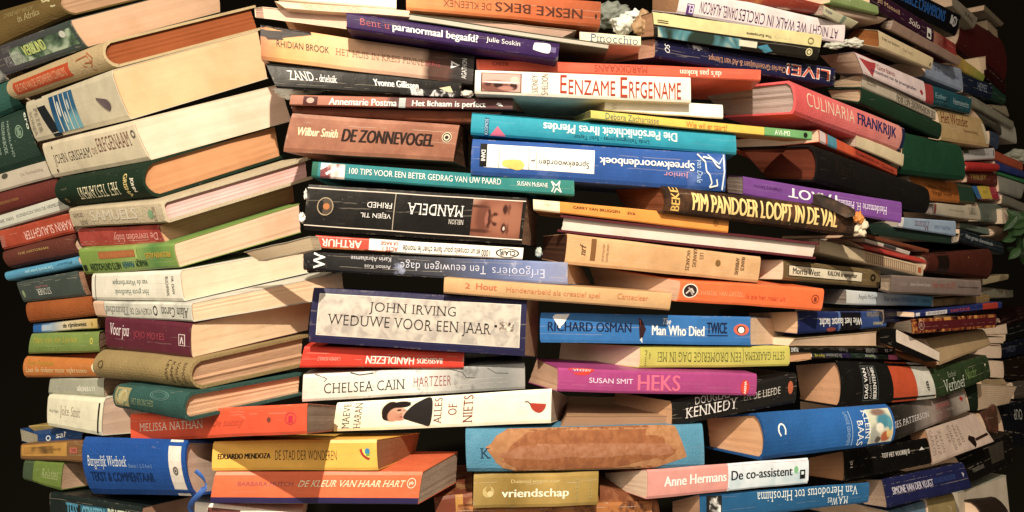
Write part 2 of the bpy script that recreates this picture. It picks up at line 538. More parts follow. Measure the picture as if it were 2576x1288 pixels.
            _, u0, u1, v0, v1, hx, blobs = mk
            nu, nv = 10, 8; UVp = []
            for a in range(nu + 1):
                for c in range(nv + 1):
                    V.append(on(u0 + (u1 - u0) * a / nu, v0 + (v1 - v0) * c / nv, off)); UVp.append((a / nu, c / nv))
            for a in range(nu):
                for c in range(nv):
                    q = a * (nv + 1) + c; Fc.append((q, q + nv + 1, q + nv + 2, q + 1))
            mesh_obj('printed_picture', V, Fc, soft_picture(hx, blobs), root, UVp, local=base)
        elif k in 'EO':
            _, uc, vc, ru, rv, hx = mk[:6]
            wdt = mk[6] if k == 'O' else 1.0
            NN = 28
            for a in range(NN):
                an = 2 * math.pi * a / NN
                V.append(on(uc + ru * math.cos(an), vc + rv * math.sin(an), off))
                V.append(on(uc + ru * (1 - wdt) * math.cos(an), vc + rv * (1 - wdt) * math.sin(an), off))
            for a in range(NN):
                q = 2 * a; z = (2 * a + 2) % (2 * NN); Fc.append((q, z, z + 1, q + 1))
            mesh_obj('emblem', V, Fc, ink(hx), root, local=base)
        elif k == 'P':
            _, pts, hx = mk[:3]
            if len(mk) > 3 and mk[3] == 'torn_patch':      # ragged outline
                q2 = []
                for a, c in zip(pts, pts[1:] + pts[:1]):
                    nz = max(3, int(math.hypot((c[0] - a[0]) * Lm, (c[1] - a[1]) * T) / 0.0012))
                    for z in range(nz):
                        t = z / nz
                        x = a[0] + (c[0] - a[0]) * t; y = a[1] + (c[1] - a[1]) * t
                        w3 = Vector((x * Lm * 110, y * T * 110, seed))
                        q2.append((x + noise.noise(w3) * .0090 / Lm + noise.noise(w3 * 3.1) * .0045 / Lm, y + noise.noise(w3 + Vector((9, 4, 2))) * .0085 / T + noise.noise(w3 * 3.3) * .0040 / T))
                pts = [(min(max(x, 0), 1), min(max(y, 0.0), 1.0)) for x, y in q2]
            elif len(pts) >= 6 and (len(mk) < 4 or mk[3] in ('portrait', 'printed_picture')):   # drawn curves, not straight cuts
                q2 = []; nq = len(pts)
                for a in range(nq):
                    p0, p1, p2, p3 = pts[a - 1], pts[a], pts[(a + 1) % nq], pts[(a + 2) % nq]
                    for z in range(5):
                        t = z / 5
                        q2.append(tuple(0.5 * (2 * p1[i2] + (p2[i2] - p0[i2]) * t + (2 * p0[i2] - 5 * p1[i2] + 4 * p2[i2] - p3[i2]) * t * t
                                               + (3 * p1[i2] - p0[i2] - 3 * p2[i2] + p3[i2]) * t ** 3) for i2 in (0, 1)))
                pts = q2
            P2, gf2 = refine(pts, [tuple(range(len(pts)))], dvm)
            im = ink(hx)
            if len(mk) > 3 and mk[3] == 'torn_patch' and len(mk) > 4: im = photo_ink(*mk[4])
            mesh_obj('emblem' if len(mk) < 4 else mk[3], [on(u, v, off) for u, v in P2], gf2, im, root, local=base)
        elif k == 'L':                 # a drawn line: points, width in metres
            _, pts, wpx, hx = mk
            for (ua, va), (ub, vb_) in zip(pts, pts[1:]):
                A, Bq = Vector((ua * Lm, va * T)), Vector((ub * Lm, vb_ * T))
                d = (Bq - A); 
                if d.length < 1e-7: continue
                nn = Vector((-d.y, d.x)).normalized() * wpx / 2
                i0 = len(V)
                for q in (A - nn, Bq - nn, Bq + nn, A + nn): V.append(on(q.x / Lm, q.y / T, off))
                Fc.append((i0, i0 + 1, i0 + 2, i0 + 3))
            mesh_obj('line_drawing', V, Fc, ink(hx), root, local=base)
    return root
def T_(*a): return ('T',) + a
# ------------------------------------------------------------------ far left stack (behind the corner stack)
B('olive brown book at the top left corner with worn gold title and pale squiggle', 'B', (-80,50,148,-14,184,38,-80,156), '6e5624', 'h',
  [T_('in Afrika',.58,.80,.30,.52,'b0a06a','S'), T_('DANS HET WILDE',.44,.74,.12,.26,'97874e','s'),
   ('L',[(.80,-.02),(.84,.12),(.90,.10),(.93,.40),(.97,.38)],.0022,'b8ae7a')], pg=('R',420,-92,430,-20), o=.03, pc='c9a377')
B('dark book with green sea picture and tall faded pale green title, behind cowboy label book', 'B', (-24,124,174,51,219,120,8,192), '3c4440', 'p',
  [('M',.20,.97,.22,.80,('24362c','4f6a4a','9fae8e',55)), T_('VERBLIND',.36,.62,.26,.62,'b4c060','b'), T_('STUART',.13,.24,.12,.32,'6d6a66','b'),
   T_('MACBRIDE',.12,.33,.42,.80,'8f8c88','s'), ('E',.86,.34,.035,.12,'b9b9a6')], pg=('R',552,-48,556,31), o=.02, ramp=[(0,'4a4648'),(.5,'4a4a4a'),(1,'3a4a40')], pc='d8b48a')
B('cream hardback with long orange title label about vanished cowboys, orange page edges', 'B', (24,200,264,104,292,170,46,252), 'b9a070', 'h',
  [('R',.07,.66,.24,.80,'c04a1c'), T_('DE STAD VAN DE VERDWENEN COWBOYS',.10,.62,.36,.70,'d8a070','s'),
   ('L',[(.70,.2),(.74,.8)],.0015,'b06030'), ('L',[(.77,.25),(.80,.6),(.86,.9)],.0012,'b06030'), ('L',[(.74,.3),(.84,.25),(.88,.55),(.82,.5)],.0012,'b06030'),
   ('L',[(.84,.15),(.90,.4),(.86,.7)],.0012,'b06030')], pg=('R',642,12,662,73), pc='a85a26', o=.004, rnd=.26)
B('white paperback with blue brush block title, dark torn strip and small bird', 'B', (64,258,279,177,328,301,92,357), 'c9bd9b', 'p',
  [('P',[(.10,-.0),(.19,-.0),(.26,.5),(.31,.99),(.22,.99),(.20,.6)],'20262a','printed_strip'), ('S',.28,.55,.08,.92,'2a6488',[(.8,.9,.4,.35,'6aa4ac',.8),(.2,.2,.3,.3,'1c5078',.8)]), ('R',.335,.346,.09,.92,'d8d2b8'), ('R',.392,.402,.09,.92,'d8d2b8'), ('R',.447,.457,.09,.92,'d8d2b8'), ('R',.505,.512,.1,.92,'c8c4a8'), ('E',.37,.4,.012,.18,'c8cec4'), ('E',.425,.62,.010,.14,'b8c4bc'), ('E',.48,.36,.010,.12,'b8c4bc'), T_('SONJA',.02,.06,.25,.85,'8a806a','S',270), T_('PETER',.09,.13,.2,.8,'8a806a','S',270),
   ('P',[(.78,.42),(.83,.46),(.88,.50),(.90,.62),(.87,.72),(.83,.64)],'6b5a5a')], pg=('R',650,76,675,197), pc='f0c48c')
B('cream paperback with thin black capitals and heir title, widest in the corner stack', 'B', (105,362,333,304,378,403,135,447), 'd8c9a4', 'p',
  [T_('JOHN GRISHAM',.09,.50,.38,.72,'40382c','S'), T_('DE',.52,.57,.42,.58,'b08a6a','S'), T_('ERFGENAAM',.59,.92,.20,.56,'8a5a44','S'), ('O',.965,.30,.02,.10,'6a6258',.4),
   ('E',.11,.17,.006,.04,'201c18'), ('E',.09,.82,.008,.05,'201c18')], pg=('R',706,211,735,304), pc='f7dbb8')
B('dark green rounded hardback lettered Het Testament upside down in pale gold', 'B', (148,449,371,407,395,499,178,522), '16301c', 'h',
  [T_('HET TESTAMENT',.27,.73,.36,.74,'e8deb0','S',180), T_('GRISHA',.80,.84,.2,.85,'d8c070','b',270), T_('JOHN',.87,.91,.32,.72,'f0e8c8','b',270), ('O',.10,.72,.018,.08,'a08a4a',.5)],
  pg=('R',704,309,718,396), pc='e0a468', rnd=.28, o=.006)
B('beige hardback with faded white title and green dot, pink and white page edges', 'B', (172,526,405,506,420,562,190,573), 'bfae8a', 'h',
  [T_('SAMUEL',.04,.16,.24,.44,'5a4e3c','S'), T_('LEVIE',.10,.18,.64,.84,'5a4e3c','S'), T_('SAMUELS',.24,.74,.18,.70,'d2c6a8','B'), ('E',.88,.52,.025,.2,'7aa070'), T_('SPECTRUM',.90,.93,.2,.9,'8a7c60','s',270)],
  pg=('R',782,394,787,450), pc='f4c9bb', rnd=.04, split=None, o=-.002)
B('worn red paperback with white upside down title, creased along its top edge', 'B', (195,577,397,567,416,617,207,624), 'b84a3c', 'p',
  [T_('De tevreden baby',.44,.97,.22,.72,'e8a090','i',180)], pg=('R',738,466,743,509), pc='e0b080', wear=2.0, mottle=('a03428',30,.45,.2), o=.008)
B('green paperback with red panel and upside down dark green lettering', 'B', (197,627,435,613,450,674,215,691), '86a040', 'p',
  [('R',.22,.62,.14,.42,'b86838'), T_('MANNEN NIETS VERGETEN',.24,.60,.18,.38,'c8803c','b',180), T_('WAAROM',.60,.72,.56,.84,'24402a','b',180), T_('MANNEN',.46,.58,.58,.84,'2a6a70','b',180),
   T_('NIETS ONTHOUDEN',.10,.44,.58,.86,'24402a','b',180), T_('VROUWEN ALLES',.72,.97,.30,.52,'d0a020','b',180), ('R',.02,.06,.62,.84,'2c3424'), ('R',.62,.64,.1,.5,'a8c060')],
  pg=('R',754,512,758,585), pc='f6d2a6', ramp=[(0,'7c9c38'),(.6,'90a84c'),(.8,'5c8c40'),(1,'80a040')])
B('white paperback with upside down two line green water therapy title', 'B', (232,689,452,680,462,758,234,754), 'e6dfc6', 'p',
  [T_('Het grote Handboek',.28,.66,.55,.80,'2c6a60','S',180), T_('van de Watertherapie',.26,.66,.22,.45,'2c6a60','S',180), T_('DR. DIAN',.91,.935,.18,.75,'5a5a50','s',270), T_('BUCHMAN',.85,.88,.18,.80,'5a5a50','s',270),
   ('R',.045,.052,.02,.98,'7a7668')], pg=('R',762,625,776,686), pc='fde6bc')
B('silver paperback with upside down lettering and curled capital C cooking title', 'B', (235,758,480,763,485,810,245,797), 'cfcdb8', 'p',
  [T_('Alain Caron',.72,.98,.25,.80,'5a564a','i',180), T_('KOKEN MET DE',.40,.62,.34,.70,'6a665a','t',180), T_('Thuischef',.12,.38,.25,.75,'9a978a','i',180), ('O',.66,.45,.022,.28,'4a463c',.3),
   ('R',0,.12,0,1,'d9b08c')], pg=('R',862,684,868,745), pc='f9d8a8', mottle=('aaa99a',40,.5,.2))
B('maroon paperback with white handwritten Voor jou and red capitals', 'B', (265,796,480,814,481,901,269,876), '6c2a38', 'p',
  [T_('Voor jou',.07,.31,.18,.66,'f0e0d8','i'), T_('JOJO MOYES',.36,.72,.36,.62,'c04858','t'), ('R',.88,.95,.32,.66,'e0c8c0'), ('R',.888,.942,.34,.64,'6c2a38'), ('L',[(.90,.60),(.915,.40),(.93,.60)],.0012,'e8d8d0')],
  pg=('R',786,750,776,831), pc='fde0ac', wear=.5)
B('tan cloth hardback with brown stacked lettering at its right end and small emblem', 'B', (255,880,492,904,502,979,250,950), '9c8450', 'h',
  [T_('SIMON',.93,.955,.1,.8,'5a4424','s',270), T_('VAN HET',.87,.895,.1,.9,'5a4424','s',270), T_('KAMPER',.82,.845,.1,.85,'5a4424','s',270), T_('LEVEN',.77,.795,.06,.7,'5a4424','s',270), ('O',.09,.42,.03,.14,'6a5430',.3)],
  pg=('R',776,840,770,920), pc='e8bf8e', rnd=.3, coarse=True, o=-.004)
B('teal green hardback with cream shield label and shiny scuffed spine', 'B', (297,966,475,988,471,1060,295,1026), '2f5a50', 'h',
  [('R',.03,.24,.08,.82,'a89a62'), ('M',.06,.22,.16,.76,('a89a62','c4b67e','5c7a60',120)), T_('HET BRONCHED',.28,.60,.42,.66,'8a9a70','S'), ('O',.66,.20,.13,.16,'5c8478',.12), ('O',.66,.20,.10,.11,'5c8478',.12)],
  pg=('R',768,938,764,993), pc='f8cf9c', rnd=.2, o=-.03, wear=1.6, mottle=('4a7a74',30,.55,.2))
B('red orange paperback with white serif capitals and pink round emblem', 'B', (328,1041,773,1014,772,1091,330,1111), 'f4572a', 'p',
  [T_('MELISSA NATHAN',.06,.45,.36,.64,'f6dcc0','S'), T_('De nanny',.50,.68,.38,.70,'d8502c','i'), ('E',.81,.48,.010,.09,'8a4434'), ('O',.92,.46,.028,.20,'e83050',.12), ('R',.91,.93,.38,.58,'e02848')],
  pg=('R',846,1020,838,1084), pc='c9b498', o=.005)
B('cream white paperback with tall grey title and a thin black bar', 'B', (122,993,262,1003,255,1096,120,1071), 'e6e0bc', 'p',
  [T_('Joke Smit',.25,.62,.30,.68,'a89478','S'), T_('Marja Vuijsje',.05,.22,.44,.56,'8a8268','S'), ('R',.93,.955,.12,.95,'1c1a14')], pg=('R',330,985,329,1090,.026,1), pc='f0d4b0', o=.0)
B('pale grey paperback with white upside down capitals on the cream one', 'B', (127,951,262,951,262,998,122,991), 'a9a98f', 'p',
  [T_('LUYENDIJK',.52,.84,.40,.74,'e6e2c8','b',180), T_('DE JOURNALIST',.06,.44,.40,.66,'c0beaa','s',180)], pg=('R',300,955,296,996,.026,1), pc='ecd0ac', o=.01)
B('orange hardback about a doctor with pale two line lettering, far left', 'B', (66,896,252,904,262,949,64,949), 'cf7a2c', 'p',
  [T_('Toon Kortooms',.05,.42,.14,.40,'b8901c','b'), T_('Laat de dokter maar opkrassen',.04,.84,.50,.82,'f2dc9a','S'), ('E',.93,.48,.022,.24,'e8dcb0')], o=.012, rnd=.15)
B('thin rust red book wedged above the orange doctor book', 'B', (120,893,250,888,252,903,120,896), 'b8431c', 'p', o=.03)
B('lime green book with faded gold lettering, far left', 'B', (80,840,250,835,252,886,72,890), '7c9440', 'p',
  [T_('Marc van der Linden',.06,.70,.16,.46,'a8a030','b'), T_('LEERT U',.10,.44,.66,.84,'7a9434','s'), ('O',.90,.42,.02,.16,'d8c840',.4)], pg=('R',270,828,268,876,.026,1), pc='f0cfa8', rnd=.15, o=.012)
B('thin blue and cream book titled de rijmlewees, far left', 'B', (84,815,244,801,246,826,84,838), 'dcc88c', 'p',
  [('R',0,.14,0,1,'2a6cb0'), ('R',.14,.32,.2,.8,'a8b8c0'), T_('de rijmlewees',.48,.84,.22,.84,'3a342c','b'), ('E',.92,.5,.015,.2,'b09030')], pg=('R',264,797,265,824,.026,1), pc='f6d6b0',
  ramp=[(0,'3a78b8'),(.25,'6a98c0'),(.5,'dcd0a4'),(1,'c8a44c')], o=.012)
B('plain burnt orange cloth hardback with a frayed right end', 'B', (67,762,232,744,243,794,75,812), 'a8581c', 'h', [], pg=('R',262,742,264,790,.026,1), pc='c88a60', rnd=.2, o=.012, mottle=('9c4a14',26,.45,.3))
B('dark grey green paperback titled Stoner upside down', 'B', (41,709,195,681,217,744,60,760), '46524a', 'p',
  [T_('STONER',.28,.50,.48,.76,'d8d4c4','S',180), T_('WILLIAMS',.28,.48,.34,.44,'b07070','s',180), ('E',.06,.62,.02,.18,'8a9a6a')], pg=('R',236,678,238,741,.026,1), pc='e4b488', o=.012)
B('turquoise blue paperback with pale upside down lettering, far left', 'B', (14,684,196,645,206,669,20,706), '4a98b8', 'p',
  [T_('Dit wordt jouw jaar',.28,.66,.26,.74,'9ad0d8','b',180), T_('Floor',.72,.92,.3,.6,'2a6a8a','s',180)], rnd=.2, o=.014, mottle=('6ab4c8',18,.5,.3))
B('brown maroon hardback with tiny gold lettering under the red crime spine', 'B', (10,629,186,587,200,640,26,673), '6a3426', 'h', [T_('THE HISTORIAN',.22,.66,.36,.48,'b89a50','s')], o=.02)
B('brick red paperback with tall white upside down capitals, left edge', 'B', (-2,580,172,536,190,584,8,628), 'b44626', 'p',
  [T_('KARIN SLAUGHTER',.34,.99,.36,.80,'e8b8a8','s',180), T_('ONZICHTBAAR',.0,.06,.3,.9,'d09080','s',270)], o=.014, mottle=('9a341c',30,.5,.2))
B('thin white paperback with a line of grey lettering, left edge', 'B', (-30,550,152,494,178,525,-30,584), 'c0c0ac', 'p', [T_('KONINGIN VAN DE HEMELEN',.38,.96,.36,.58,'5a5a54','S'), T_('HET BOEK VAN',.0,.34,.40,.62,'5a5a54','S')], o=.016)
B('maroon cloth hardback with faint gold line of lettering, left edge', 'B', (-40,494,145,447,160,494,-40,552), '6e2c22', 'h', [T_('VERZAMELDE WERKEN',.25,.50,.50,.62,'a87838','s')], o=.02)
B('pinkish grey paperback with a chipped dark spot, left edge', 'B', (-40,449,112,404,134,445,-40,492), 'b4a890', 'p', [T_('De Verbeelding',.58,.92,.34,.56,'8a7c6c','S'), ('E',.34,.22,.05,.16,'4a4a3a')], o=.016)
B('dark green cloth hardback with a round gold stamp, left edge', 'B', (-40,311,62,270,112,403,-40,450), '1e3a2c', 'h',
  [('O',.78,.40,.075,.12,'7a9a7c',.14), ('M',.74,.82,.32,.48,('28482f','6a8a6c','28482f',300)), T_('GEDENKBOEK',.44,.50,.12,.72,'8aa08a','s',270), T_('NEDERLAND',.56,.60,.14,.8,'8aa08a','s',270), T_('VAN DE',.34,.38,.3,.7,'8aa08a','s',270),
   T_('ero',.955,.995,.10,.42,'d8dcc4','b',270)], o=.016, rnd=.1)
B('dark teal cloth book above the green stamped one, left edge', 'B', (-40,226,30,196,60,268,-40,309), '26584a', 'h', [], o=.02)
B('tattered grey book end sticking out at the left edge', 'B', (-30,172,8,162,17,202,-30,216), '9a9a8c', 'p', [], o=.02, mottle=('3c3c38',40,.45,.2), wear=2)
B('bent blue paperback with white ring logo and lettering sar, bottom left', 'B', (94,1092,208,1078,206,1108,96,1123), '1e4a80', 'p',
  [('O',.24,.42,.055,.22,'e8e8dc',.35), T_('sai',.42,.62,.06,.52,'f0f0e8','b'), T_('r',.60,.64,.10,.46,'f0f0e8','b')], pg=('L',50,1078,54,1110,.04), pc='b9b896', o=.02)
B('yellow topped booklet lying over the bent blue paperback', 'B', (70,1072,200,1062,206,1077,94,1090), 'b89c50', 'p', [], o=.035, mottle=('5a5a48',30,.5,.2))
B('brown paperback with a long ochre label and small red stamp', 'B', (53,1117,206,1108,207,1163,53,1156), '8a6030', 'p',
  [('R',.02,.77,.06,.74,'c08c34'), ('M',.06,.56,.2,.6,('6a4c24','8a6428','b88430',40)), T_('FAME FOREVER',.40,.68,.34,.46,'7a5420','s'), ('R',.82,.94,.30,.58,'c06850'), T_('TIME',.84,.92,.36,.52,'8a3c30','b')], o=.01)
B('small green paperback with faded white lettering, bottom left', 'B', (62,1158,160,1163,152,1234,58,1206), '6c8430', 'p',
  [('R',0,.26,0,1,'44583a'), T_('Relaties',.50,.92,.28,.66,'a4b06c','S')], pg=('R',214,1160,218,1223,.026,1), pc='d8b890', o=.01)
B('thick bright blue law book with white band across its rounded spine', 'B', (212,1098,470,1107,490,1248,232,1242), '1456a8', 'h',
  [('R',.855,.965,0,1,'ece0cc'), T_('Burgerlijk Wetboek',.06,.46,.32,.56,'e8f0f4','S'), T_('Boeken 1, 2, 3, 4 en 5',.48,.70,.45,.53,'7aa0d0','s'), T_('TEKST & COMMENTAAR',.07,.70,.60,.76,'0c3468','b'),
   ('O',.91,.55,.022,.075,'6a6458',.4), ('E',.91,.55,.008,.025,'6a6458')], pg=('R',560,1108,570,1236,.06,1), pc='f0d8ba', rnd=.16, o=-.002)
B('black and teal paperback with tall blue and white title at the bottom left', 'B', (125,1238,357,1276,362,1340,128,1310), '24302c', 'p',
  [('R',.36,.70,.26,1,'2a6a80'), T_('TESS',.20,.33,.26,.9,'4a9ab8','b'), T_('GERRITSEN',.38,.62,.30,.9,'6ab0c4','b'), T_('DE LEERLING',.66,.95,.24,.9,'c8d0b0','b')], pg=('R',500,1244,500,1330), pc='d8ae88', o=-.002)
B('white paperback at the very bottom with a reddish brown picture on its spine', 'M', (490,1262,760,1293,760,1350,490,1330), 'e6d8c0', 'p', [('M',.12,.42,.14,1,('5a2a20','8a4434','a86048',30))], o=.01)
B('bright yellow paperback with black capitals and a small rainbow emblem', 'M', (537,1110,947,1105,951,1183,533,1184), 'fbbd38', 'p',
  [T_('EDUARDO MENDOZA',.035,.345,.42,.60,'2a1408','B'), T_('DE STAD DER WONDEREN',.375,.75,.34,.66,'401c10','t'),
   ('L',[(.90,.30),(.91,.44),(.925,.54),(.953,.62)],.0026,'c03020'), ('L',[(.915,.30),(.922,.42),(.935,.50),(.955,.55)],.0018,'f0e040'), ('E',.942,.38,.016,.11,'2a8ab8'), ('E',.945,.48,.012,.05,'68a848')],
  pg=('R',1057,1088,1046,1142), pc='b87c4c', wear=.4, o=-.004)
B('orange paperback with white small capitals and navy lower edge', 'M', (543,1187,1063,1187,1051,1269,528,1266), 'f5703a', 'p',
  [('R',0,1,.80,1,'33285c'), T_('BARBARA MUTCH',.115,.375,.30,.44,'b05858','s'), T_('DE KLEUR VAN HAAR HART',.40,.925,.26,.46,'fbe8b8','i'), ('O',.955,.34,.022,.16,'f8e4c0',.15), T_('pb',.945,.965,.27,.41,'f8e4c0','b')],
  pg=('R',1152,1136,1148,1214), pc='cbb596', wear=.5, o=-.003)
# ------------------------------------------------------------------ central stack
B('plain white book end at the top centre left', 'C', (700,-40,997,-14,997,23,700,-2), 'f4f0d8', 'p', [], o=.02)
B('thin pinkish paperback with upside down faded red capitals, top centre', 'C', (690,2,1030,26,1030,44,720,22), 'f0cba0', 'p', [T_('NEDERIG KON VAN GREN',.17,.62,.15,.80,'d8907a','S',180)], o=.0)
B('pale open ended book showing its page edges under the top left centre pile', 'C', (660,17,880,40,872,73,664,46), 'e8caa4', 'f', [], pg=('L',640,20,642,44,.02), pc='f2cfae', o=.004)
B('violet paperback asking Bent u paranormaal begaafd with white lettering', 'C', (871,31,1408,110,1403,152,873,72), '3c1c5c', 'p',
  [T_('Bent u',.06,.19,.24,.66,'c05860','S'), T_('paranormaal begaafd?',.205,.60,.22,.80,'f4efe6','b'), T_('Julie Soskin',.64,.805,.22,.60,'f0ecea','s'), ('P',[(.875,.18),(.93,.12),(.955,.2),(.955,.62),(.93,.7),(.87,.58),(.90,.5),(.87,.40),(.90,.32)],'f0ecea'),
   ('R',.96,.985,.3,.6,'7a6a9a')], o=-.022, wear=1.0)
B('orange and cream paperback fading to grey, with thin title about a house', 'C', (655,62,1194,141,1189,212,657,150), 'f2b04c', 'p',
  [('P',[(.0,-.02),(.22,0),(.05,.42),(.0,.3)],'2c1c18','torn_patch'), T_('RHIDIAN BROOK',.07,.305,.38,.58,'1c1410','s'), T_('HET HUIS IN KREIS PINNE',.335,.75,.38,.58,'9a6a48','S'), T_('BERG',.76,.83,.38,.56,'b04040','S'),
   ('P',[(.885,.30),(.93,.42),(.885,.56)],'f0ece4'), ('P',[(.895,.38),(.915,.43),(.895,.48)],'4a443f'), T_('AGATHON',.94,.965,.16,.86,'f0ece4','s',90)],
  ramp=[(0,'c07848'),(.10,'eca85a'),(.3,'f0b878'),(.5,'e4b088'),(.74,'d8b090'),(.78,'5a3c30'),(.86,'6a4438'),(.9,'3e3836'),(1,'4a4440')], wear=.5)
B('black paperback with white serif title ZAND and crumpled right end', 'C', (668,158,1162,205,1156,246,696,222), '14120f', 'p',
  [T_('ZAND',.09,.215,.22,.60,'f4f0e8','S'), T_('- drieluik',.225,.335,.30,.62,'f0ece4','i'), T_('Yvonne Gillissen',.525,.765,.28,.62,'f4f0e8','b'), ('M',.66,.99,.62,.98,('14120f','3c3a38','d8d4cc',160)), ('P',[(.88,.5),(.94,.34),(.96,.7),(.93,.7),(.92,.5)],'d8c898')],
  pg=('R',1186,212,1187,240), o=.004, pc='6a5440')
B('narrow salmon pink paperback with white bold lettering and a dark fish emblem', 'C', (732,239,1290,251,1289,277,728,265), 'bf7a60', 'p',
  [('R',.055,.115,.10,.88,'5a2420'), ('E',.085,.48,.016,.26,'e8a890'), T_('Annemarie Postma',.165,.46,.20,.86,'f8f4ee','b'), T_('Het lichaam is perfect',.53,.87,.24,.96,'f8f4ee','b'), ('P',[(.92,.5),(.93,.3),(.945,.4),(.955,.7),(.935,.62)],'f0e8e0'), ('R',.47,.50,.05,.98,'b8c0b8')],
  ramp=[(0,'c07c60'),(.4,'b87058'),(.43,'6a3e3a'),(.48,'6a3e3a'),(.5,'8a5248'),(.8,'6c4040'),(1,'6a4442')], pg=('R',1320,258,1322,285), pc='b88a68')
B('thin brown book in shadow under the narrow salmon spine', 'C', (732,268,1265,281,1200,312,738,285), '8a4c30', 'p', [], o=.012, mottle=('6a3420',40,.5,.2))
B('thick brown marbled paperback titled De Zonnevogel in heavy black letters', 'C', (735,285,1156,315,1140,406,712,381), 'a3664a', 'p',
  [T_('Wilbur Smith',.055,.285,.34,.56,'f2dcaa','b'), T_('DE ZONNEVOGEL',.315,.86,.30,.64,'2a1008','B'), ('E',.935,.36,.030,.14,'e8d8b0'), ('O',.935,.36,.026,.12,'3a2418',.25), ('E',.935,.36,.012,.05,'3a2418')],
  pg=('R',1180,330,1179,424), pc='8a6040', mottle=('b87a5a',34,.42,.25))
B('teal paperback of a hundred horse tips with small horse picture at left', 'C', (787,407,1444,453,1445,493,783,446), '22887e', 'p',
  [('R',0,.02,0,1,'1c6c54'), ('M',.03,.115,.06,1,('4a2c4a','9a4a4c','f0e0d0',50)), ('P',[(.03,.05),(.065,.05),(.045,.35),(.03,.5)],'f0eee4'), ('L',[(.05,.75),(.065,.55),(.095,.35),(.10,.25)],.0025,'f4ece0'),
   T_('100 TIPS VOOR EEN BETER GEDRAG VAN UW PAARD',.13,.70,.24,.62,'f2efe2','s'), T_('SUSAN McBANE',.765,.89,.32,.60,'f2efe2','s'), ('L',[(.905,.85),(.915,.55),(.905,.20),(.925,.45),(.94,.15),(.935,.5),(.945,.85),(.925,.62),(.915,.9)],.0011,'f2efe2')],
  ramp=[(0,'22888c'),(.5,'1c8a8a'),(1,'2a8a7a')], o=-.010, wear=.7)
B('thick black paperback with white upside down capitals and brown face photo', 'C', (776,464,1325,498,1312,616,764,578), '15120f', 'p',
  [('S',.745,.985,.085,.885,'7c4632',[(.0,.0,.45,.25,'b89078',.6),(.5,.5,.62,.60,'96583e',.5),(.62,.48,.34,.40,'ac6c4e',.8,.8),(.22,.5,.14,.44,'7a4430',.8),(.34,.5,.05,.26,'4c241a',.7),(.30,.5,.035,.20,'a0604a',.6),(.40,.5,.03,.12,'6a3828',.8),(.47,.40,.05,.07,'54281c',.8),(.47,.62,.05,.07,'54281c',.8),(.50,.51,.09,.09,'b0704e',.7),(.66,.24,.05,.13,'4a2218',.8),(.66,.74,.05,.13,'4a2218',.8),(.665,.74,.018,.05,'dcc4b0',.6),(.74,.24,.03,.14,'5c3020',.9),(.74,.75,.03,.14,'5c3020',.9),(.88,.5,.16,.44,'a86a4c',.9,.7),(.12,.2,.2,.04,'5c3222',.9),(.14,.85,.24,.05,'5c3222',.9)]), ('R',.0,1,.065,.085,'e8d8c0'), ('R',.0,1,.885,.905,'e8d8c0'),
   T_('MANDELA',.445,.705,.26,.50,'f0ece0','S',180), T_('NELSON',.64,.71,.56,.66,'e8e0d0','S',180), T_('VEJEN TIL',.24,.375,.51,.64,'e8e4d8','s',180), T_('FRIHED',.265,.375,.30,.42,'e8e4d8','s',180), ('R',.385,.3885,.09,.88,'b8a890'),
   ('P',[(.075,.26),(.105,.32),(.12,.46),(.10,.60),(.075,.66)],'5a4a38'), ('O',.085,.46,.035,.20,'b09a78',.12), ('E',.09,.46,.014,.07,'c87838')],
  pg=('R',1352,520,1350,622), pc='b89068', wear=.5)
B('white comic album with red end panel and black upside down title', 'C', (794,592,1317,624,1314,654,792,624), 'f6eedc', 'p',
  [('R',0,.245,0,1,'d84a30'), T_('ARTHUR',.03,.21,.22,.82,'f6e4cc','b',180), T_('ACTE 1',.31,.38,.55,.88,'c84830','b',180), T_('LA RAGE',.30,.38,.15,.42,'c84830','b',180),
   T_('1000 et un conseils pour faire chier le monde',.405,.83,.16,.86,'1c1814','s',180), ('O',.92,.5,.06,.38,'2a2420',.12), T_('CLAIR',.88,.96,.3,.7,'2a2420','b',180), ('M',0,.35,.9,1,('2a1c14','b84c20','e08030',60))], wear=.5)
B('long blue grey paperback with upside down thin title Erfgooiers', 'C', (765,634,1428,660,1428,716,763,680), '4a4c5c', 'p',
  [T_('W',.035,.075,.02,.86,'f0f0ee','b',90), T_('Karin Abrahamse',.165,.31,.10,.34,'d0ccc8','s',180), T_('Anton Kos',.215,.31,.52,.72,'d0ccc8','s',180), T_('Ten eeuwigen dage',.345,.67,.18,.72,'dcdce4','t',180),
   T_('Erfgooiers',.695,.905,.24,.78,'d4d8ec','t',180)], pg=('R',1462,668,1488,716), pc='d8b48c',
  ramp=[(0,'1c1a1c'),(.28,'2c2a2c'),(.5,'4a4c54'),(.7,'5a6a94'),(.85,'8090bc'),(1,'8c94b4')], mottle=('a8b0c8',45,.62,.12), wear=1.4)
B('narrow light tan book with orange lettering 2 Hout', 'C', (1118,698,1690,738,1684,781,1116,738), 'd8a86c', 'p',
  [T_('2',.085,.105,.26,.58,'d0683c','b'), T_('Hout',.13,.215,.20,.58,'d0683c','b'), T_('Handenarbeid als creatief spel',.255,.665,.28,.70,'d07844','s'), T_('Cantecleer',.745,.89,.22,.56,'d07844','s')], o=-.030, rnd=.1, wear=.8)
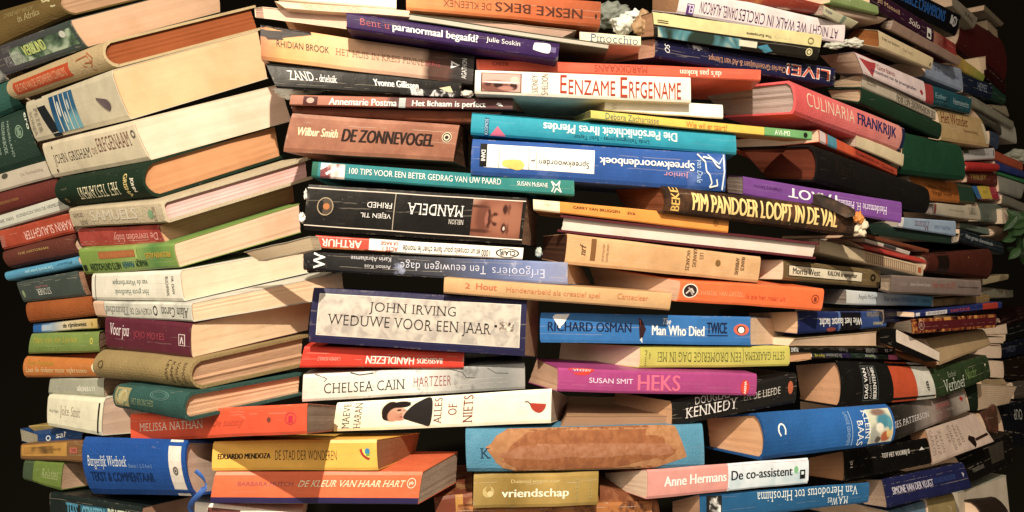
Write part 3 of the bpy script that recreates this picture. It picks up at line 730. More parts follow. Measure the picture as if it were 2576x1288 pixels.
B('thick white marbled paperback in navy border with two line thin black capitals', 'C', (789,724,1326,754,1320,896,776,860), '2c2a54', 'p',
  [('R',.03,.972,.095,.862,'ece2cc'), ('M',.033,.969,.105,.852,('b0a698','c6bba8','d2c7b2',110)), T_('JOHN IRVING',.255,.655,.20,.43,'241c18','S'), T_('WEDUWE VOOR EEN JAAR',.075,.83,.46,.72,'241c18','S'),
   ('M',.87,.94,.42,.58,('2a2420','8a7c6c','e0d0b8',200)), ('R',.845,.858,.48,.52,'1c1814')],
  pg=('R',1356,752,1353,900), pc='caa67c', wear=.5, o=-.020)
B('short bright red palm reading guide with white upside down capitals', 'C', (766,871,1168,884,1166,926,753,924), 'ea3c22', 'p',
  [T_('HANDLEZEN',.385,.68,.40,.80,'f8ecd8','b',180), T_('BASISGIDS',.70,.86,.42,.74,'f8e4d0','b',180), T_('CARMEN SCHULZ',.095,.23,.48,.66,'f0a890','s',180)], wear=1.5, o=-.002)
B('cracked white stone patterned paperback with black capitals and a heart title', 'C', (763,943,1320,914,1321,978,760,1011), 'e8e4d4', 'p',
  [T_('CHELSEA CAIN',.09,.44,.36,.74,'1c1814','S'), T_('HARTZEER',.48,.65,.30,.68,'a04438','t'), ('L',[(.64,.05),(.70,.2),(.72,.42),(.76,.45)],.0006,'5a5852'), ('L',[(.05,.0),(.10,.18),(.09,.3)],.0006,'5a5852'), ('L',[(.82,.1),(.86,.3),(.92,.34)],.0005,'6a6862'),
   ('L',[(.2,0),(.24,.1),(.3,.06)],.0008,'4a4844')], ramp=[(0,'dcd8c4'),(.5,'ece8d8'),(.7,'a8a69c'),(.9,'8e8e88'),(1,'a8a49a')], mottle=('70706a',38,.58,.1))
B('cream paperback with dark haired portrait in black and red capitals of Alles of niets', 'C', (848,1013,1388,977,1386,1064,838,1086), 'fbf1cf', 'p',
  [T_('MAEVE',.035,.065,.06,.92,'2a1c14','S',90), T_('HARAN',.085,.115,.06,.92,'2a1c14','S',90),
   ('S',.200,.330,.05,.86,'fbf1cf',[(.36,.44,.34,.40,'2c1a16',.16),(.20,.58,.15,.22,'2c1a16',.2),(.60,.56,.34,.27,'dca080',.16),(.42,.64,.18,.22,'cf9070',.4),(.70,.68,.2,.14,'c88868',.5),(.62,.40,.08,.04,'4a2c22',.5),(.82,.44,.06,.035,'4a2c22',.5),(.72,.56,.05,.05,'b87c60',.7),(.74,.68,.09,.03,'9c4438',.5),(.86,.60,.12,.20,'e8b898',.5,.7),(.70,.18,.34,.13,'241512',.25)]),
   ('P',[(.425,.06),(.425,.90),(.37,.78),(.305,.66),(.315,.42),(.36,.16)],'2a2423','portrait'),
   T_('ALLES',.44,.475,.06,.88,'8c1e1c','S',90), T_('OF',.505,.545,.28,.62,'8c1e1c','S',90), T_('NIETS',.575,.62,.04,.88,'8c1e1c','S',90),
   ('P',[(.895,.42),(.905,.40),(.918,.46),(.935,.52),(.955,.50),(.975,.44),(.968,.58),(.948,.68),(.925,.66),(.905,.56)],'c83c28'), ('L',[(.87,.35),(.885,.35),(.90,.44)],.0008,'6a2018')],
  pg=('R',1432,1000,1426,1050), pc='d8c09c', wear=.5)
B('large blue cloth hardback with big torn brown patch along its spine', 'C', (1171,1081,1767,1068,1772,1178,1175,1188), '4f93ae', 'h',
  [('P',[(.12,.08),(.20,-.06),(.5,-.10),(.80,-.06),(.86,.06),(.87,.24),(.90,.46),(.905,.72),(.84,.84),(.74,.93),(.60,.97),(.56,.85),(.50,.84),(.46,.96),(.28,.99),(.16,.92),(.10,.76),(.13,.66),(.09,.50),(.11,.30)],'c08850','torn_patch',('b07644','b87e4a','c08652',140)),
   ('P',[(.16,.42),(.22,.30),(.27,.10),(.40,.02),(.62,.0),(.76,.06),(.72,.22),(.84,.34),(.80,.50),(.87,.62),(.80,.70),(.70,.72),(.64,.86),(.61,.95),(.56,.66),(.50,.64),(.46,.90),(.30,.96),(.20,.88),(.13,.72),(.24,.64)],'a05c30','torn_patch',('985830','a3602f','ad6a3a',140)),
   ('P',[(.20,.44),(.40,.42),(.70,.44),(.85,.48),(.84,.58),(.70,.60),(.45,.61),(.14,.62),(.12,.52)],'b07048','torn_patch',('a8683c','b0724a','b87c56',160)),
   T_('K',.055,.095,.42,.66,'1c3c58','S')], rnd=.10, wear=.8, mottle=('6aa4b8',30,.5,.3), bow=0, o=.0)
B('golden paperback about friendship with a yin yang emblem and bold cream title', 'C', (1192,1195,1506,1187,1503,1271,1190,1280), 'a8883c', 'p',
  [T_('vriendschap',.22,.755,.44,.76,'fbf3cc','b'), T_('Duizend wegen naar',.29,.68,.16,.30,'d8c078','s'), ('E',.115,.52,.045,.17,'c8b068'), ('E',.115,.44,.022,.09,'a8883c'), ('E',.13,.58,.022,.09,'dcc888'), T_('David Baird',.81,.835,.2,.8,'c8b068','s',90), T_('BZZTOH',.92,.95,.2,.78,'c8b068','t',90)],
  ramp=[(0,'b09044'),(.3,'98782c'),(.6,'c09c48'),(1,'a48434')], o=.006)
B('worn ornate orange and gold book at the bottom beneath the golden paperback', 'C', (1150,1277,1640,1262,1640,1340,1150,1340), 'b87030', 'p', [], o=.02, mottle=('5a2c18',50,.5,.12), wear=2)
B('reddish brown book corner under the orange paperback page edges', 'C', (1092,1252,1188,1240,1188,1320,1100,1330), '8a4428', 'p', [('R',.55,.75,0,1,'c89038')], o=.03, mottle=('d8a860',20,.5,.2))
# ------------------------------------------------------------------ middle right stack
B('orange paperback with dark brown upside down capitals, top centre', 'C', (1022,-36,1512,4,1509,68,1022,23), 'e07a34', 'p',
  [T_('NESKE BEKS',.44,.90,.38,.76,'5a2c18','b',180), T_('DE KLEENEX',.18,.42,.46,.74,'8a4c28','s',180), T_('KRONIEK',.20,.40,.12,.34,'8a4c28','s',180), ('E',.975,.60,.006,.09,'4a2414')], ramp=[(0,'f09048'),(.6,'d8682c'),(1,'a85024')], o=.012)
B('thin booklet of pale folded pages with dark edges above the violet spine', 'C', (1028,34,1532,111,1531,124,1028,50), '5a6048', 'f', [], pc='e8e4c8', o=-.012, coarse=True)
B('pinkish paperback page block squeezed under the orange top spine', 'C', (1048,34,1450,76,1400,100,1060,46), 'd8b890', 'f', [], pc='e8c4a4', o=.018)
B('small cream book end lettered Pinocchio in blue', 'C', (1458,79,1612,91,1612,116,1458,104), 'f0e2b8', 'p', [T_('Pinocchio',.17,.95,.12,.90,'3c5c88','S')], o=.012)
B('narrow coral red cookbook spine with upside down lettering', 'C', (1198,147,1914,175,1913,203,1199,173), 'f0603e', 'p',
  [T_('REBO',.05,.10,.22,.60,'a8402c','b',180), T_('MAROKKAANS',.385,.57,.12,.80,'a8442c','s',180), T_("da's pas koken",.69,.845,.14,.86,'f4dcc0','b',180)], o=.002, wear=.5)
B('cream paperback with tall red title and sepia photo of tiny heads', 'C', (1196,176,1737,195,1738,258,1194,235), 'fbeed4', 'p',
  [('R',.025,.20,.10,.90,'6a3c30'), ('S',.03,.195,.13,.87,'dca896',[(.35,.75,.45,.35,'8a5444',.6),(.42,.62,.12,.2,'3c221c',.5),(.16,.62,.08,.12,'5c342c',.6),(.82,.7,.10,.22,'4a2c28',.5),(.85,.35,.12,.22,'e8c0ac',.4),(.5,.5,.5,.05,'f4dcd0',.6),(.62,.82,.2,.12,'c08470',.6)]), T_('SIDNEY',.245,.272,.14,.86,'4a3024','t',90), T_('SHELDON',.288,.318,.08,.92,'4a3024','t',90),
   T_('E',.372,.402,.08,.84,'c2391f','s'), T_('ENZAME',.410,.628,.26,.86,'c2391f','s'), T_('E',.652,.686,.08,.90,'c2391f','s'), T_('RFGENAME',.694,.95,.24,.90,'c2391f','s')], o=-.012, wear=.6)
B('plain cream white booklet under the red titled cream paperback', 'C', (1522,245,1818,264,1819,300,1521,278), 'fbf6dc', 'p', [T_('Wa',.05,.10,.15,.9,'e8d8b4','t',90)], pg=('L',1480,262,1482,276,.05), o=.002, wear=.3)
B('long thin yellow reading book with green right end asking about pie', 'C', (1486,277,2042,331,2042,353,1486,299), 'f6cc3c', 'p',
  [('R',.765,1,0,1,'6aa860'), T_('Debora Zachariasse',.06,.285,.16,.84,'3c7a6c','s'), T_('Wie wil er taart?',.405,.59,.20,.86,'c86820','s'), T_('AVI-M3',.815,.89,.22,.78,'f0f0d8','s'), ('E',.967,.5,.010,.30,'1c1c18')],
  ramp=[(0,'d4c85c'),(.2,'f0c840'),(1,'f4b830')], pg=('L',1440,298,1442,306,.05), pc='8a8448', o=-.006, wear=.4)
B('turquoise paperback with upside down white horse personality title', 'C', (1188,283,1850,337,1852,389,1184,338), '0ba0b4', 'p',
  [T_('Die Persönlichkeit Ihres Pferdes',.25,.755,.20,.62,'eef2ea','b',180), T_('Linda Tellington-Jones - Sybil Taylor',.36,.645,.60,.84,'0c4a60','s',180), ('P',[(.065,.98),(.09,.55),(.12,.98)],'e8708c'), ('R',.045,.060,.2,.98,'1c4c74'), T_('KOSMOS',.046,.058,.25,.95,'9ac8d8','b',90), ('R',0,1,.0,.02,'0c8090')],
  o=-.004, rnd=.12, wear=.4)
B('royal blue proverbs dictionary with white library sticker and peeling film', 'C', (1189,349,1825,387,1824,482,1184,439), '2c5eac', 'p',
  [('R',.045,.455,.13,.77,'f8f4e4'), ('R',.03,.055,.12,.76,'1c1a1c'), T_('DANI',.035,.050,.30,.60,'e8e8e0','b',270), ('P',[(.115,.56),(.17,.52),(.19,.62),(.185,.76),(.16,.80),(.14,.70),(.115,.72)],'f0cc5c'), T_('Spreekwoorden',.245,.435,.42,.64,'24201c','s',180),
   ('R',.098,.100,.15,.76,'8a8478'), ('R',.206,.208,.15,.76,'8a8478'), ('R',.234,.236,.15,.76,'8a8478'), ('L',[(.215,.52),(.228,.52),(.228,.48)],.0008,'24201c'),
   T_('Spreekwoordenboek',.475,.862,.24,.52,'f0f4f4','b',180), T_('Junior',.735,.84,.54,.72,'e0a0b8','s',180), T_('van Dale',.875,.898,.20,.82,'b0d0f0','i',270),
   ('L',[(.875,.05),(.91,.25),(.915,.5),(.93,.6),(.94,.8),(.93,.92),(.965,.86),(.96,.7)],.0016,'e8f0fc'), ('L',[(.90,.12),(.94,.16),(.96,.35),(.975,.4)],.0018,'e8f0fc'), ('L',[(.99,.03),(.993,.5),(.985,.97)],.0018,'dce8fc'), ('L',[(.92,.05),(.97,.3),(.985,.12)],.0012,'c8dcf8')],
  mottle=('6a86c8',16,.56,.2), o=-.012, rnd=.1, wear=.8)
B('narrow bright orange paperback with cream end panel and tiny capitals', 'C', (1341,501,1834,547,1831,586,1342,528), 'fa9a2c', 'p',
  [('R',0,.125,0,1,'f4e0b4'), T_('129',.055,.075,.28,.50,'8a7c5c','s'), T_('CARRY VAN BRUGGEN',.19,.42,.26,.48,'4a2c10','b'), T_('EVA',.46,.50,.30,.50,'4a2c10','b'), ('E',.93,.45,.014,.20,'b87020')], wear=.5, o=.0)
PIM = B('damaged dark brown novel with bold yellow capitals and torn white right end', 'C', (1666,466,2150,526,2142,594,1669,536), '3a2718', 'h',
  [T_('BEKE',.025,.065,.03,.86,'e8b850','b',90), T_('PIM PANDOER LOOPT IN DE VAL',.13,.89,.13,.76,'f6d078','b')], pg=('L',1530,470,1560,524), pc='8c5028', rnd=.16, mottle=('6a4428',28,.5,.15), wear=1.5, o=-.014)
B('maroon hardback lying with its white page edges outward', 'C', (1411,541,2062,611,2051,652,1402,583), '6c2830', 'F', [], pc='f4ead0', o=.0, wear=.3)
B('tan french novel with short stacked capitals and ragged brown page edges', 'C', (1428,588,1914,646,1906,711,1420,664), 'd8a468', 'p',
  [('R',.115,.14,.06,.80,'8a5c2c'), T_('LES',.665,.685,.12,.36,'5c3c20','s',270), T_('GRANDES',.63,.65,.0,.66,'5c3c20','s',270), T_('VACANCES',.595,.615,.06,.80,'5c3c20','s',270), ('E',.765,.42,.014,.12,'8a6428'),
   T_('FRANCIS',.89,.91,.08,.60,'5c3c20','s',270), T_('AMBRIERE',.86,.88,.14,.78,'5c3c20','s',270), T_('nrf',.06,.09,.28,.66,'5c3c20','i',90), T_('LES MILLE ET',.17,.18,.2,.8,'8a6034','s',270), T_('UNE NUITS',.19,.20,.2,.8,'8a6034','s',270)],
  pg=('L',1366,594,1362,652,.05), pc='5c3820', coarse=True, mottle=('e4b47a',20,.45,.3), o=-.004)
B('vivid orange paperback with round portrait badge and pale thin capitals', 'C', (1714,705,2073,726,2066,781,1704,758), 'fb6f2a', 'p',
  [('E',.065,.46,.050,.34,'f4e8d4'), ('E',.065,.46,.043,.29,'3c2824'), ('L',[(.04,.6),(.07,.35),(.09,.55)],.0018,'d8c8b8'), ('L',[(.05,.3),(.085,.65)],.0016,'b8a898'), T_('CHANTAL VAN GASTEL',.115,.42,.40,.62,'f8b078','t'), T_('Ik zie het maar uit',.44,.72,.46,.68,'e04c1c','s'), ('O',.935,.48,.028,.20,'8a3414',.15), ('R',.925,.945,.40,.58,'8a3414')],
  pg=('L',1480,668,1500,732), pc='d8b088', o=-.008, wear=.4)
B('blue paperback with white and navy lettering The Man Who Died Twice', 'C', (1360,786,1888,797,1888,869,1359,861), '2b76ba', 'p',
  [T_('RICHARD OSMAN',.035,.41,.30,.62,'14244c','b'), ('P',[(.08,.10),(.115,.12),(.105,.38),(.085,.50),(.09,.34)],'f0ece4','torn_patch'), ('P',[(.445,.14),(.46,.2),(.47,.42),(.48,.5),(.465,.55),(.465,.8),(.45,.86),(.455,.5)],'3c1c24'), ('P',[(.447,.16),(.455,.2),(.455,.4)],'c84838'), ('P',[(.45,.86),(.462,.78),(.462,.98)],'f0ece4'),
   T_('The',.560,.60,.12,.32,'f4f2ea','i'), T_('Man Who Died',.51,.765,.36,.70,'f4f2ea','b'), T_('TWICE',.78,.88,.22,.60,'14244c','b'), ('R',.78,.885,.66,.69,'14244c'), ('E',.955,.46,.040,.20,'e86a4c'), ('E',.955,.46,.022,.14,'1c1c24'), ('E',.955,.47,.016,.11,'f4f0e8')],
  pg=('R',1960,800,1985,866), pc='fbdcae', o=-.002, wear=.9)
B('yellow green paperback with slender upside down grey green capitals', 'C', (1611,871,1986,871,1985,921,1609,926), 'c4ba48', 'p',
  [T_('EEN DROMERIGE DAG IN MEI',.105,.655,.28,.74,'5a5c24','S',180), T_('SETH GAAIKEMA',.68,.96,.28,.68,'5a5c24','S',180), ('R',.669,.672,.02,.80,'6a6a28'), T_('Prom',.025,.04,.2,.9,'7a7a38','s',270), T_('de',.05,.062,.3,.6,'7a7a38','s',270)],
  pg=('L',1409,862,1404,903), pc='f8d6b0', wear=.4, o=.002)
B('magenta paperback titled heks in pink with red round stickers', 'C', (1403,926,1904,941,1901,996,1402,985), 'b84486', 'p',
  [('P',[(.055,0),(.165,0),(.15,.16),(.13,.26),(.085,.26),(.065,.16)],'e23c28'), T_('ARENA',.07,.155,.01,.10,'f8d8c0','b',180), T_('SUSAN SMIT',.145,.355,.36,.58,'f4dce8','s'), T_('HEKS',.38,.59,.16,.86,'f06c8c','b'), ('E',.935,.62,.024,.34,'e23c28'), T_('ARENA',.93,.942,.34,.92,'f8ece0','b',90)],
  pg=('L',1350,902,1328,963), pc='dab48c', o=-.014, wear=.4)
B('black paperback with white serif capitals and small orange badge', 'C', (1690,1008,2003,938,2001,1013,1690,1073), '1a1613', 'p',
  [T_('DOUGLAS',.175,.445,.06,.34,'d4ccc0','S'), T_('KENNEDY',.10,.51,.40,.78,'ece4d8','S'), T_('EN DE LIEFDE',.56,.86,.34,.58,'c8c0b0','S'), ('E',.945,.44,.022,.22,'c05c34')], pg=('L',1545,985,1541,1041), pc='d8aa78', o=.006)
B('thick blue rounded hardback with white half moon and small painted picture', 'C', (1905,1038,2232,1016,2243,1116,1917,1158), '1660a4', 'h',
  [('L',[(.118,.52),(.106,.44),(.106,.36),(.118,.29),(.135,.27),(.150,.31),(.156,.40),(.150,.50)],.0017,'eef0ea'), ('S',.79,.98,.10,.92,'c8c8a8',[(.65,.35,.3,.22,'3c8494',.6),(.5,.1,.3,.1,'8a6a5c',.7),(.25,.75,.2,.3,'a0a090',.6),(.7,.82,.2,.16,'b85c34',.5),(.85,.72,.12,.14,'d8b868',.5),(.45,.55,.16,.14,'ded6bc',.5),(.88,.45,.1,.2,'4c94a0',.5),(.4,.9,.12,.1,'5c5048',.5)]), T_('KLEIN',.76,.80,.10,.78,'eef0e4','S',270), T_('BAAS',.70,.745,.34,.92,'eef0e4','S',270), T_('LANGE GEHEIMEN',.615,.64,.12,.88,'8ab0d0','s',270), ('R',.655,.659,.1,.9,'a8c4d8')],
  pg=('L',1765,1050,1773,1126), pc='f0c088', rnd=.14, o=.0, ramp=[(0,'105490'),(.5,'1a68b0'),(1,'1c5ca0')], wear=.6)
B('pink and white paperback with white name and bold black co-assistent title', 'C', (1629,1181,2033,1151,2032,1216,1627,1256), 'e4988a', 'p',
  [('R',.48,1,0,1,'dce4e4'), ('M',.49,.99,.5,1,('dce4e4','c8d8da','a8c4c8',30)), T_('Anne Hermans',.095,.468,.28,.62,'fbf6ec','b'), T_('De co-assistent',.50,.89,.28,.62,'14120f','b'), ('E',.915,.42,.014,.14,'7ac080'), ('R',.94,.975,.44,.78,'14120f'), ('R',.948,.966,.5,.62,'d8e8e0')],
  pg=('L',1520,1190,1524,1220), pc='ecd2ac', o=-.004, wear=.4)
B('blue paperback with upside down white title from Herodotus to Hiroshima', 'C', (1760,1243,2187,1213,2184,1264,1760,1312), '14608e', 'p',
  [('R',.035,.12,.10,1,'1c1a18'), ('M',.05,.115,.14,1,('1c1a18','3c3834','f0ece0',90)), T_('Van Herodotus tot Hiroshima',.32,.925,.10,.52,'e8f0ee','S',180), T_('M.A.Wes',.74,.865,.58,.92,'e8f0ee','S',180)], pg=('L',1690,1262,1691,1300), pc='d8ae80', o=.002, wear=.4)
B('brown mottled rounded book top at the bottom centre right', 'C', (1509,1222,1655,1262,1668,1340,1509,1340), '8a4c28', 'h', [], o=.03, rnd=.06, mottle=('b87848',40,.5,.2))
# ------------------------------------------------------------------ upper right stack
B('white paperback with tall purple upside down capitals at the top right', 'E', (1714,-32,2126,60,2122,110,1702,33), 'efdcd4', 'p',
  [T_('AT NIGHT WE WALK IN CIRCLES',.335,.955,.34,.84,'4c1c54','s',180), T_('DANIEL ALARCON',.115,.325,.36,.84,'4c1c54','s',180), ('R',.045,.085,.54,.96,'6c3c84'), T_('EL',.05,.08,.58,.90,'e8dce8','b',180)], pg=('L',1640,-40,1640,27), pc='b88c5c', o=.004, wear=.4)
B('cream and black classic novel spine with two small round bird emblems', 'E', (1641,30,2068,88,2056,152,1646,93), '211d14', 'p',
  [('R',0,1,0,.50,'d9ca86'), ('M',.02,.50,.58,.98,('22382c','4c8a90','c8c8a0',30)), ('R',.49,.60,.62,.86,'d8d4b4'), ('P',[(.60,.80),(.66,.66),(.70,.9),(.66,1.0)],'3c8aa0'), T_('The Europeans',.53,.685,.26,.40,'3c3420','b',180), T_('HENRY JAMES',.70,.82,.24,.36,'e8dca4','s',180), ('R',.02,.08,.30,.33,'6a5c30'), ('R',.02,.08,.38,.41,'6a5c30'),
   ('O',.93,.30,.020,.13,'8a7c48',.3), ('O',.93,.74,.022,.15,'d8cc90',.3), ('E',.93,.74,.010,.07,'d8cc90')], pg=('L',1597,45,1604,95,.03), pc='c09468', o=-.016, wear=.8)
B('navy paperback with large orange and white upside down LIVE and red credits', 'E', (1648,96,2102,172,2098,216,1648,145), '1c1c48', 'p',
  [T_('LIVE!',.705,.965,.16,.80,'f4e4d8','B',180), T_('LIVE!',.709,.961,.20,.76,'e0582c','s',180), T_('Charles Groenhuijsen & Ad van Liempt',.27,.70,.32,.74,'c8906c','s',180), T_('SO',.045,.07,.20,.66,'f0ece4','i',270), ('M',.16,.27,.02,.28,('1c1c48','3c3c58','d8d8dc',120))],
  pg=('L',1570,108,1524,162), pc='c89c78', o=-.010)
B('pink red hardback cookbook titled Culinaria Frankrijk with wide grey page edges', 'E', (1990,203,2272,318,2264,382,1997,287), 'ee7066', 'h',
  [T_('CULINARIA',.09,.50,.20,.62,'f6dcb4','t'), T_('FRANKRIJK',.53,.91,.20,.72,'24346c','b'), ('R',.97,1,0,1,'1c2c54')], pg=('L',1750,228,1822,296), pc='c2b0a0', rnd=.10, coarse=True, ramp=[(0,'ee5a58'),(.6,'f07a72'),(1,'e89a88')], o=.0, wear=.4)
B('dark green cloth hardback with cream page block lying on the pink cookbook', 'E', (2167,219,2367,310,2362,352,2163,262), '173a22', 'h', [], pg=('L',2072,222,2088,250), pc='ecd0a0', rnd=.12, o=.0)
B('largest plain dark green cloth spine on the right', 'E', (2274,333,2414,364,2427,452,2262,436), '134a2e', 'h', [], rnd=.06, o=.012, wear=.4)
B('small cream paperback poking out under the pink cookbook', 'E', (2154,338,2274,387,2271,419,2152,369), 'dcc698', 'p', [], pg=('L',2108,350,2112,358,.04), pc='fbeed0', o=-.004)
B('long orange red spine with teal left end, above the black bible', 'E', (2060,326,2256,424,2256,442,2062,357), 'cc4c26', 'p',
  [('R',0,.07,0,1,'d8c4bc'), ('R',.09,.20,0,1,'4c94a4'), T_('De geschiedenis van',.44,.74,.30,.70,'8a2c1c','b'), T_('Canada',.78,.95,.34,.72,'8a2c1c','b')], ramp=[(0,'e0582c'),(.4,'e05828'),(.45,'b83c20'),(1,'b84426')], o=.008)
B('very thick black hardback with brown page edges and illegible stamped title', 'E', (2044,364,2330,470,2330,537,2050,458), '120e0b', 'h', [T_('Kunst van',.14,.34,.22,.62,'2c2014','S')], pg=('L',1850,370,1925,453), pc='7c3c20', rnd=.12, o=.0, wear=.4)
B('purple paperback with upside down white title ending in ROT', 'C', (1869,444,2268,509,2267,562,1869,490), '7c4494', 'p',
  [T_('TAROT',.275,.60,.18,.68,'f0ece8','b',180), T_('Heidemarie H. Pielmeier',.56,.90,.36,.72,'ece4ec','S',180), T_('Uitgeverij Servire',.065,.23,.30,.50,'4c2c5c','s',180)], pg=('L',1826,442,1824,484,.05), pc='bcae9c', o=.012, wear=.4)
B('light blue paperback titled Mission upside down with white strip', 'E', (2262,546,2404,556,2404,594,2257,572), '9ab0c4', 'p',
  [('R',0,.08,0,1,'e8e4d8'), T_('Mission',.26,.50,.20,.86,'7c3c4c','S',180), T_('PHILIPPA CARR',.60,.90,.40,.66,'7c8cb0','s',180)], pg=('L',2190,562,2192,564), pc='e8dcc0', o=.0)
B('dark green cloth spine beneath the light blue Mission paperback', 'E', (2184,564,2394,593,2394,615,2184,590), '22382c', 'h', [], pg=('R',2412,588,2412,612,.05), pc='e8dcc0', o=.01)
B('flat grey cream book with red rounded left end', 'G', (2350,510,2462,520,2467,557,2347,541), 'bcae92', 'h', [('R',0,.04,0,1,'8a3c38'), T_('DE DODENGANG',.3,.62,.36,.5,'a09478','s'), ('M',.74,.92,.1,.6,('8a8068','a89c84','bcae92',60))], pg=('L',2325,512,2325,538,.03), pc='f0e4d8', o=-.03, rnd=.1)
B('ochre orange book with dark green right end and black lettering', 'G', (2289,442,2444,466,2454,514,2298,500), 'b8681c', 'p', [('R',.72,1,0,1,'2c4c38'), T_('Mijn Vriend',.24,.60,.30,.52,'3c2410','S'), T_('Virgil Voor',.28,.60,.54,.78,'3c2410','S')], o=.0)
B('short book end striped blue, yellow and crimson', 'G', (2444,467,2507,468,2514,500,2459,500), 'b83040', 'p', [('R',0,.2,0,1,'2c6ca0'), ('R',.2,.68,0,1,'d0b02c'), T_('GOUD',.35,.55,.4,.6,'8a7420','b')], pg=('R',2524,478,2524,504,.03), pc='f0e4d0', o=.01)
B('rounded bright red cloth spine beside the large green one', 'G', (2427,406,2508,411,2508,431,2427,430), 'c42820', 'h', [], o=-.01, rnd=.3)
B('short white book end with a small dark notch, above the red one', 'G', (2422,378,2501,372,2502,400,2428,404), 'c8c4bc', 'p', [('R',0,.16,.0,.30,'4c5c44'), ('R',.945,.965,.2,.72,'2c2824'), T_('DE ECHO',.3,.8,.4,.6,'a8a49c','s')], o=-.006)
B('maroon book end with smudged yellow lettering under the red cloth spine', 'G', (2430,432,2507,432,2509,467,2434,458), '6c2c20', 'p', [T_('TRILBY',.08,.62,.24,.66,'a8903c','b')], o=.006)
B('tan paperback with scribbled reddish brown title and white right edge', 'G', (2357,272,2467,297,2489,370,2369,352), 'c8a468', 'p',
  [T_('Het Wonder',.02,.62,.10,.44,'8a3c20','i'), T_('Reisverslag',.48,.78,.52,.66,'9c6c38','s'), ('R',.93,1,.2,.9,'dccca8')], o=-.03)
B('pinkish grey paperback with tall dark condensed capitals above the green cloth book', 'E', (2169,184,2354,277,2354,301,2167,219), 'c0b096', 'p',
  [T_('DIS NORMANDISE NELUREN',.44,.98,.20,.86,'6c6250','b',180), T_('MIZZI',.06,.17,.20,.56,'8c8068','b',180)], pg=('L',2095,205,2098,218), pc='ecd0a0', o=.006)
B('pale pink paperback about the loneliness of primes with red corner and diamond', 'E', (2150,130,2324,204,2329,255,2172,184), 'dcc4bc', 'p',
  [('P',[(0,0),(.28,0),(.24,.35),(.14,.95),(.06,.5)],'b8383c'), T_('Giordano',.26,.52,.18,.44,'983c3c','s'), T_('eenzaamheid van de priemgetallen',.14,.84,.52,.74,'4c4c64','s'), ('P',[(.90,.6),(.93,.5),(.96,.64),(.935,.78)],'b82c30')], pg=('L',2062,140,2105,184), pc='f2d6ac', o=-.004)
B('cream paperback with orange page edges and small black lettering', 'E', (2209,76,2348,146,2342,176,2212,120), 'd2ba8a', 'p',
  [T_('Kees van Beijnum',.06,.36,.26,.50,'4c4030','s'), T_('Over het IJ',.42,.60,.34,.60,'9c8c68','s'), ('E',.955,.62,.012,.14,'3c3428')], pg=('L',2150,72,2122,104), pc='b4702e', o=-.024)
B('long grey brown spine running up behind the cream and orange one', 'E', (2248,50,2420,148,2410,166,2240,76), '9c7c68', 'p', [T_('DE GROTE VERBINDING',.55,.85,.4,.7,'b09078','s')], pg=('L',2205,55,2215,70,.05), pc='e8d4bc', o=-.006)
B('dark plum paperback titled Solo with pale gold author line', 'E', (2187,-34,2348,66,2348,108,2189,12), '38122c', 'p',
  [T_('Jill Mansell',.10,.44,.34,.66,'d8b080','S'), T_('Solo',.58,.76,.38,.72,'e0d0c0','i'), ('R',.88,.95,.30,.92,'d8d0c0'), ('R',.895,.935,.60,.82,'2c2420')], o=.002)
B('black paperback with tall electric blue capitals and white face logo, top right', 'G', (2230,-60,2418,38,2404,90,2222,0), '0c0c14', 'p',
  [T_('RESOURCE CHAMPIONS',.08,.78,.18,.68,'2068b8','b'), ('O',.92,.44,.035,.24,'d0ccc4',.35), ('P',[(.86,.2),(.88,.2),(.89,.62),(.86,.6)],'d0ccc4'), T_('N',.895,.925,.34,.58,'d0ccc4','b')], o=.03)
B('light olive green paperback with white lettering at the top right', 'E', (2085,-36,2208,14,2210,36,2090,6), '8ea45c', 'p', [T_("da's pas",.10,.42,.1,.6,'e8ecd0','s',180)], o=-.004)
B('shaded pinkish book lying under the olive green one', 'E', (2094,14,2232,46,2214,58,2108,36), 'b89a80', 'p', [], o=.01)
B('small cream book with green band and tiny blue lettering', 'E', (2072,14,2160,56,2140,72,2070,38), 'd4cca0', 'p', [T_('Snipje',.06,.26,.24,.6,'3c4c74','b'), ('R',.56,.66,0,1,'8ca080')], pg=('L',2030,16,2025,36,.05), pc='dcc8b0', o=.0)
B('red and orange patterned book end at the top right edge', 'E', (1838,-44,2092,14,2050,30,1832,2), 'a83c24', 'p', [], mottle=('d88c3c',22,.5,.2), o=.02)
B('pale blue paperback with grey lettering ending in SE', 'G', (2332,150,2417,172,2422,230,2325,192), '98a4b8', 'p', [T_('SE',.20,.36,.20,.46,'4c5468','S'), T_('Dimitri Verhulst',.44,.90,.38,.56,'7c88b0','i')], o=-.03)
B('teal paperback with red left end and pale scribbled lettering', 'G', (2318,205,2444,247,2440,286,2322,256), '1e5a64', 'p', [('R',0,.20,0,1,'b83c38'), T_('Esther',.24,.46,.34,.62,'88b0b4','s'), T_('Hemmerechts',.60,.94,.34,.70,'a8c4c4','s')], o=-.04, mottle=('143c44',24,.5,.2))
B('yellow green magazine edge slanting down at the right', 'G', (2398,128,2478,188,2472,206,2395,164), '98a028', 'p', [], o=-.01, ramp=[(0,'a86c40'),(.4,'c0a038'),(1,'8a9c2c')])
B('dark blue paperback with white vertical strokes, right of the pale blue one', 'G', (2420,182,2498,212,2492,250,2424,232), '18243c', 'p', [T_('HEMEL',.48,.82,.22,.66,'8c98a8','s')], o=-.005)
B('dark green book end at the right under the dark blue paperback', 'G', (2494,208,2530,240,2528,262,2490,248), '204430', 'p', [], o=.03)
B('big dark red rounded cloth spine in the upper right shadows', 'H', (2400,24,2512,90,2526,206,2406,118), '5c1410', 'h', [], o=.02, rnd=.12)
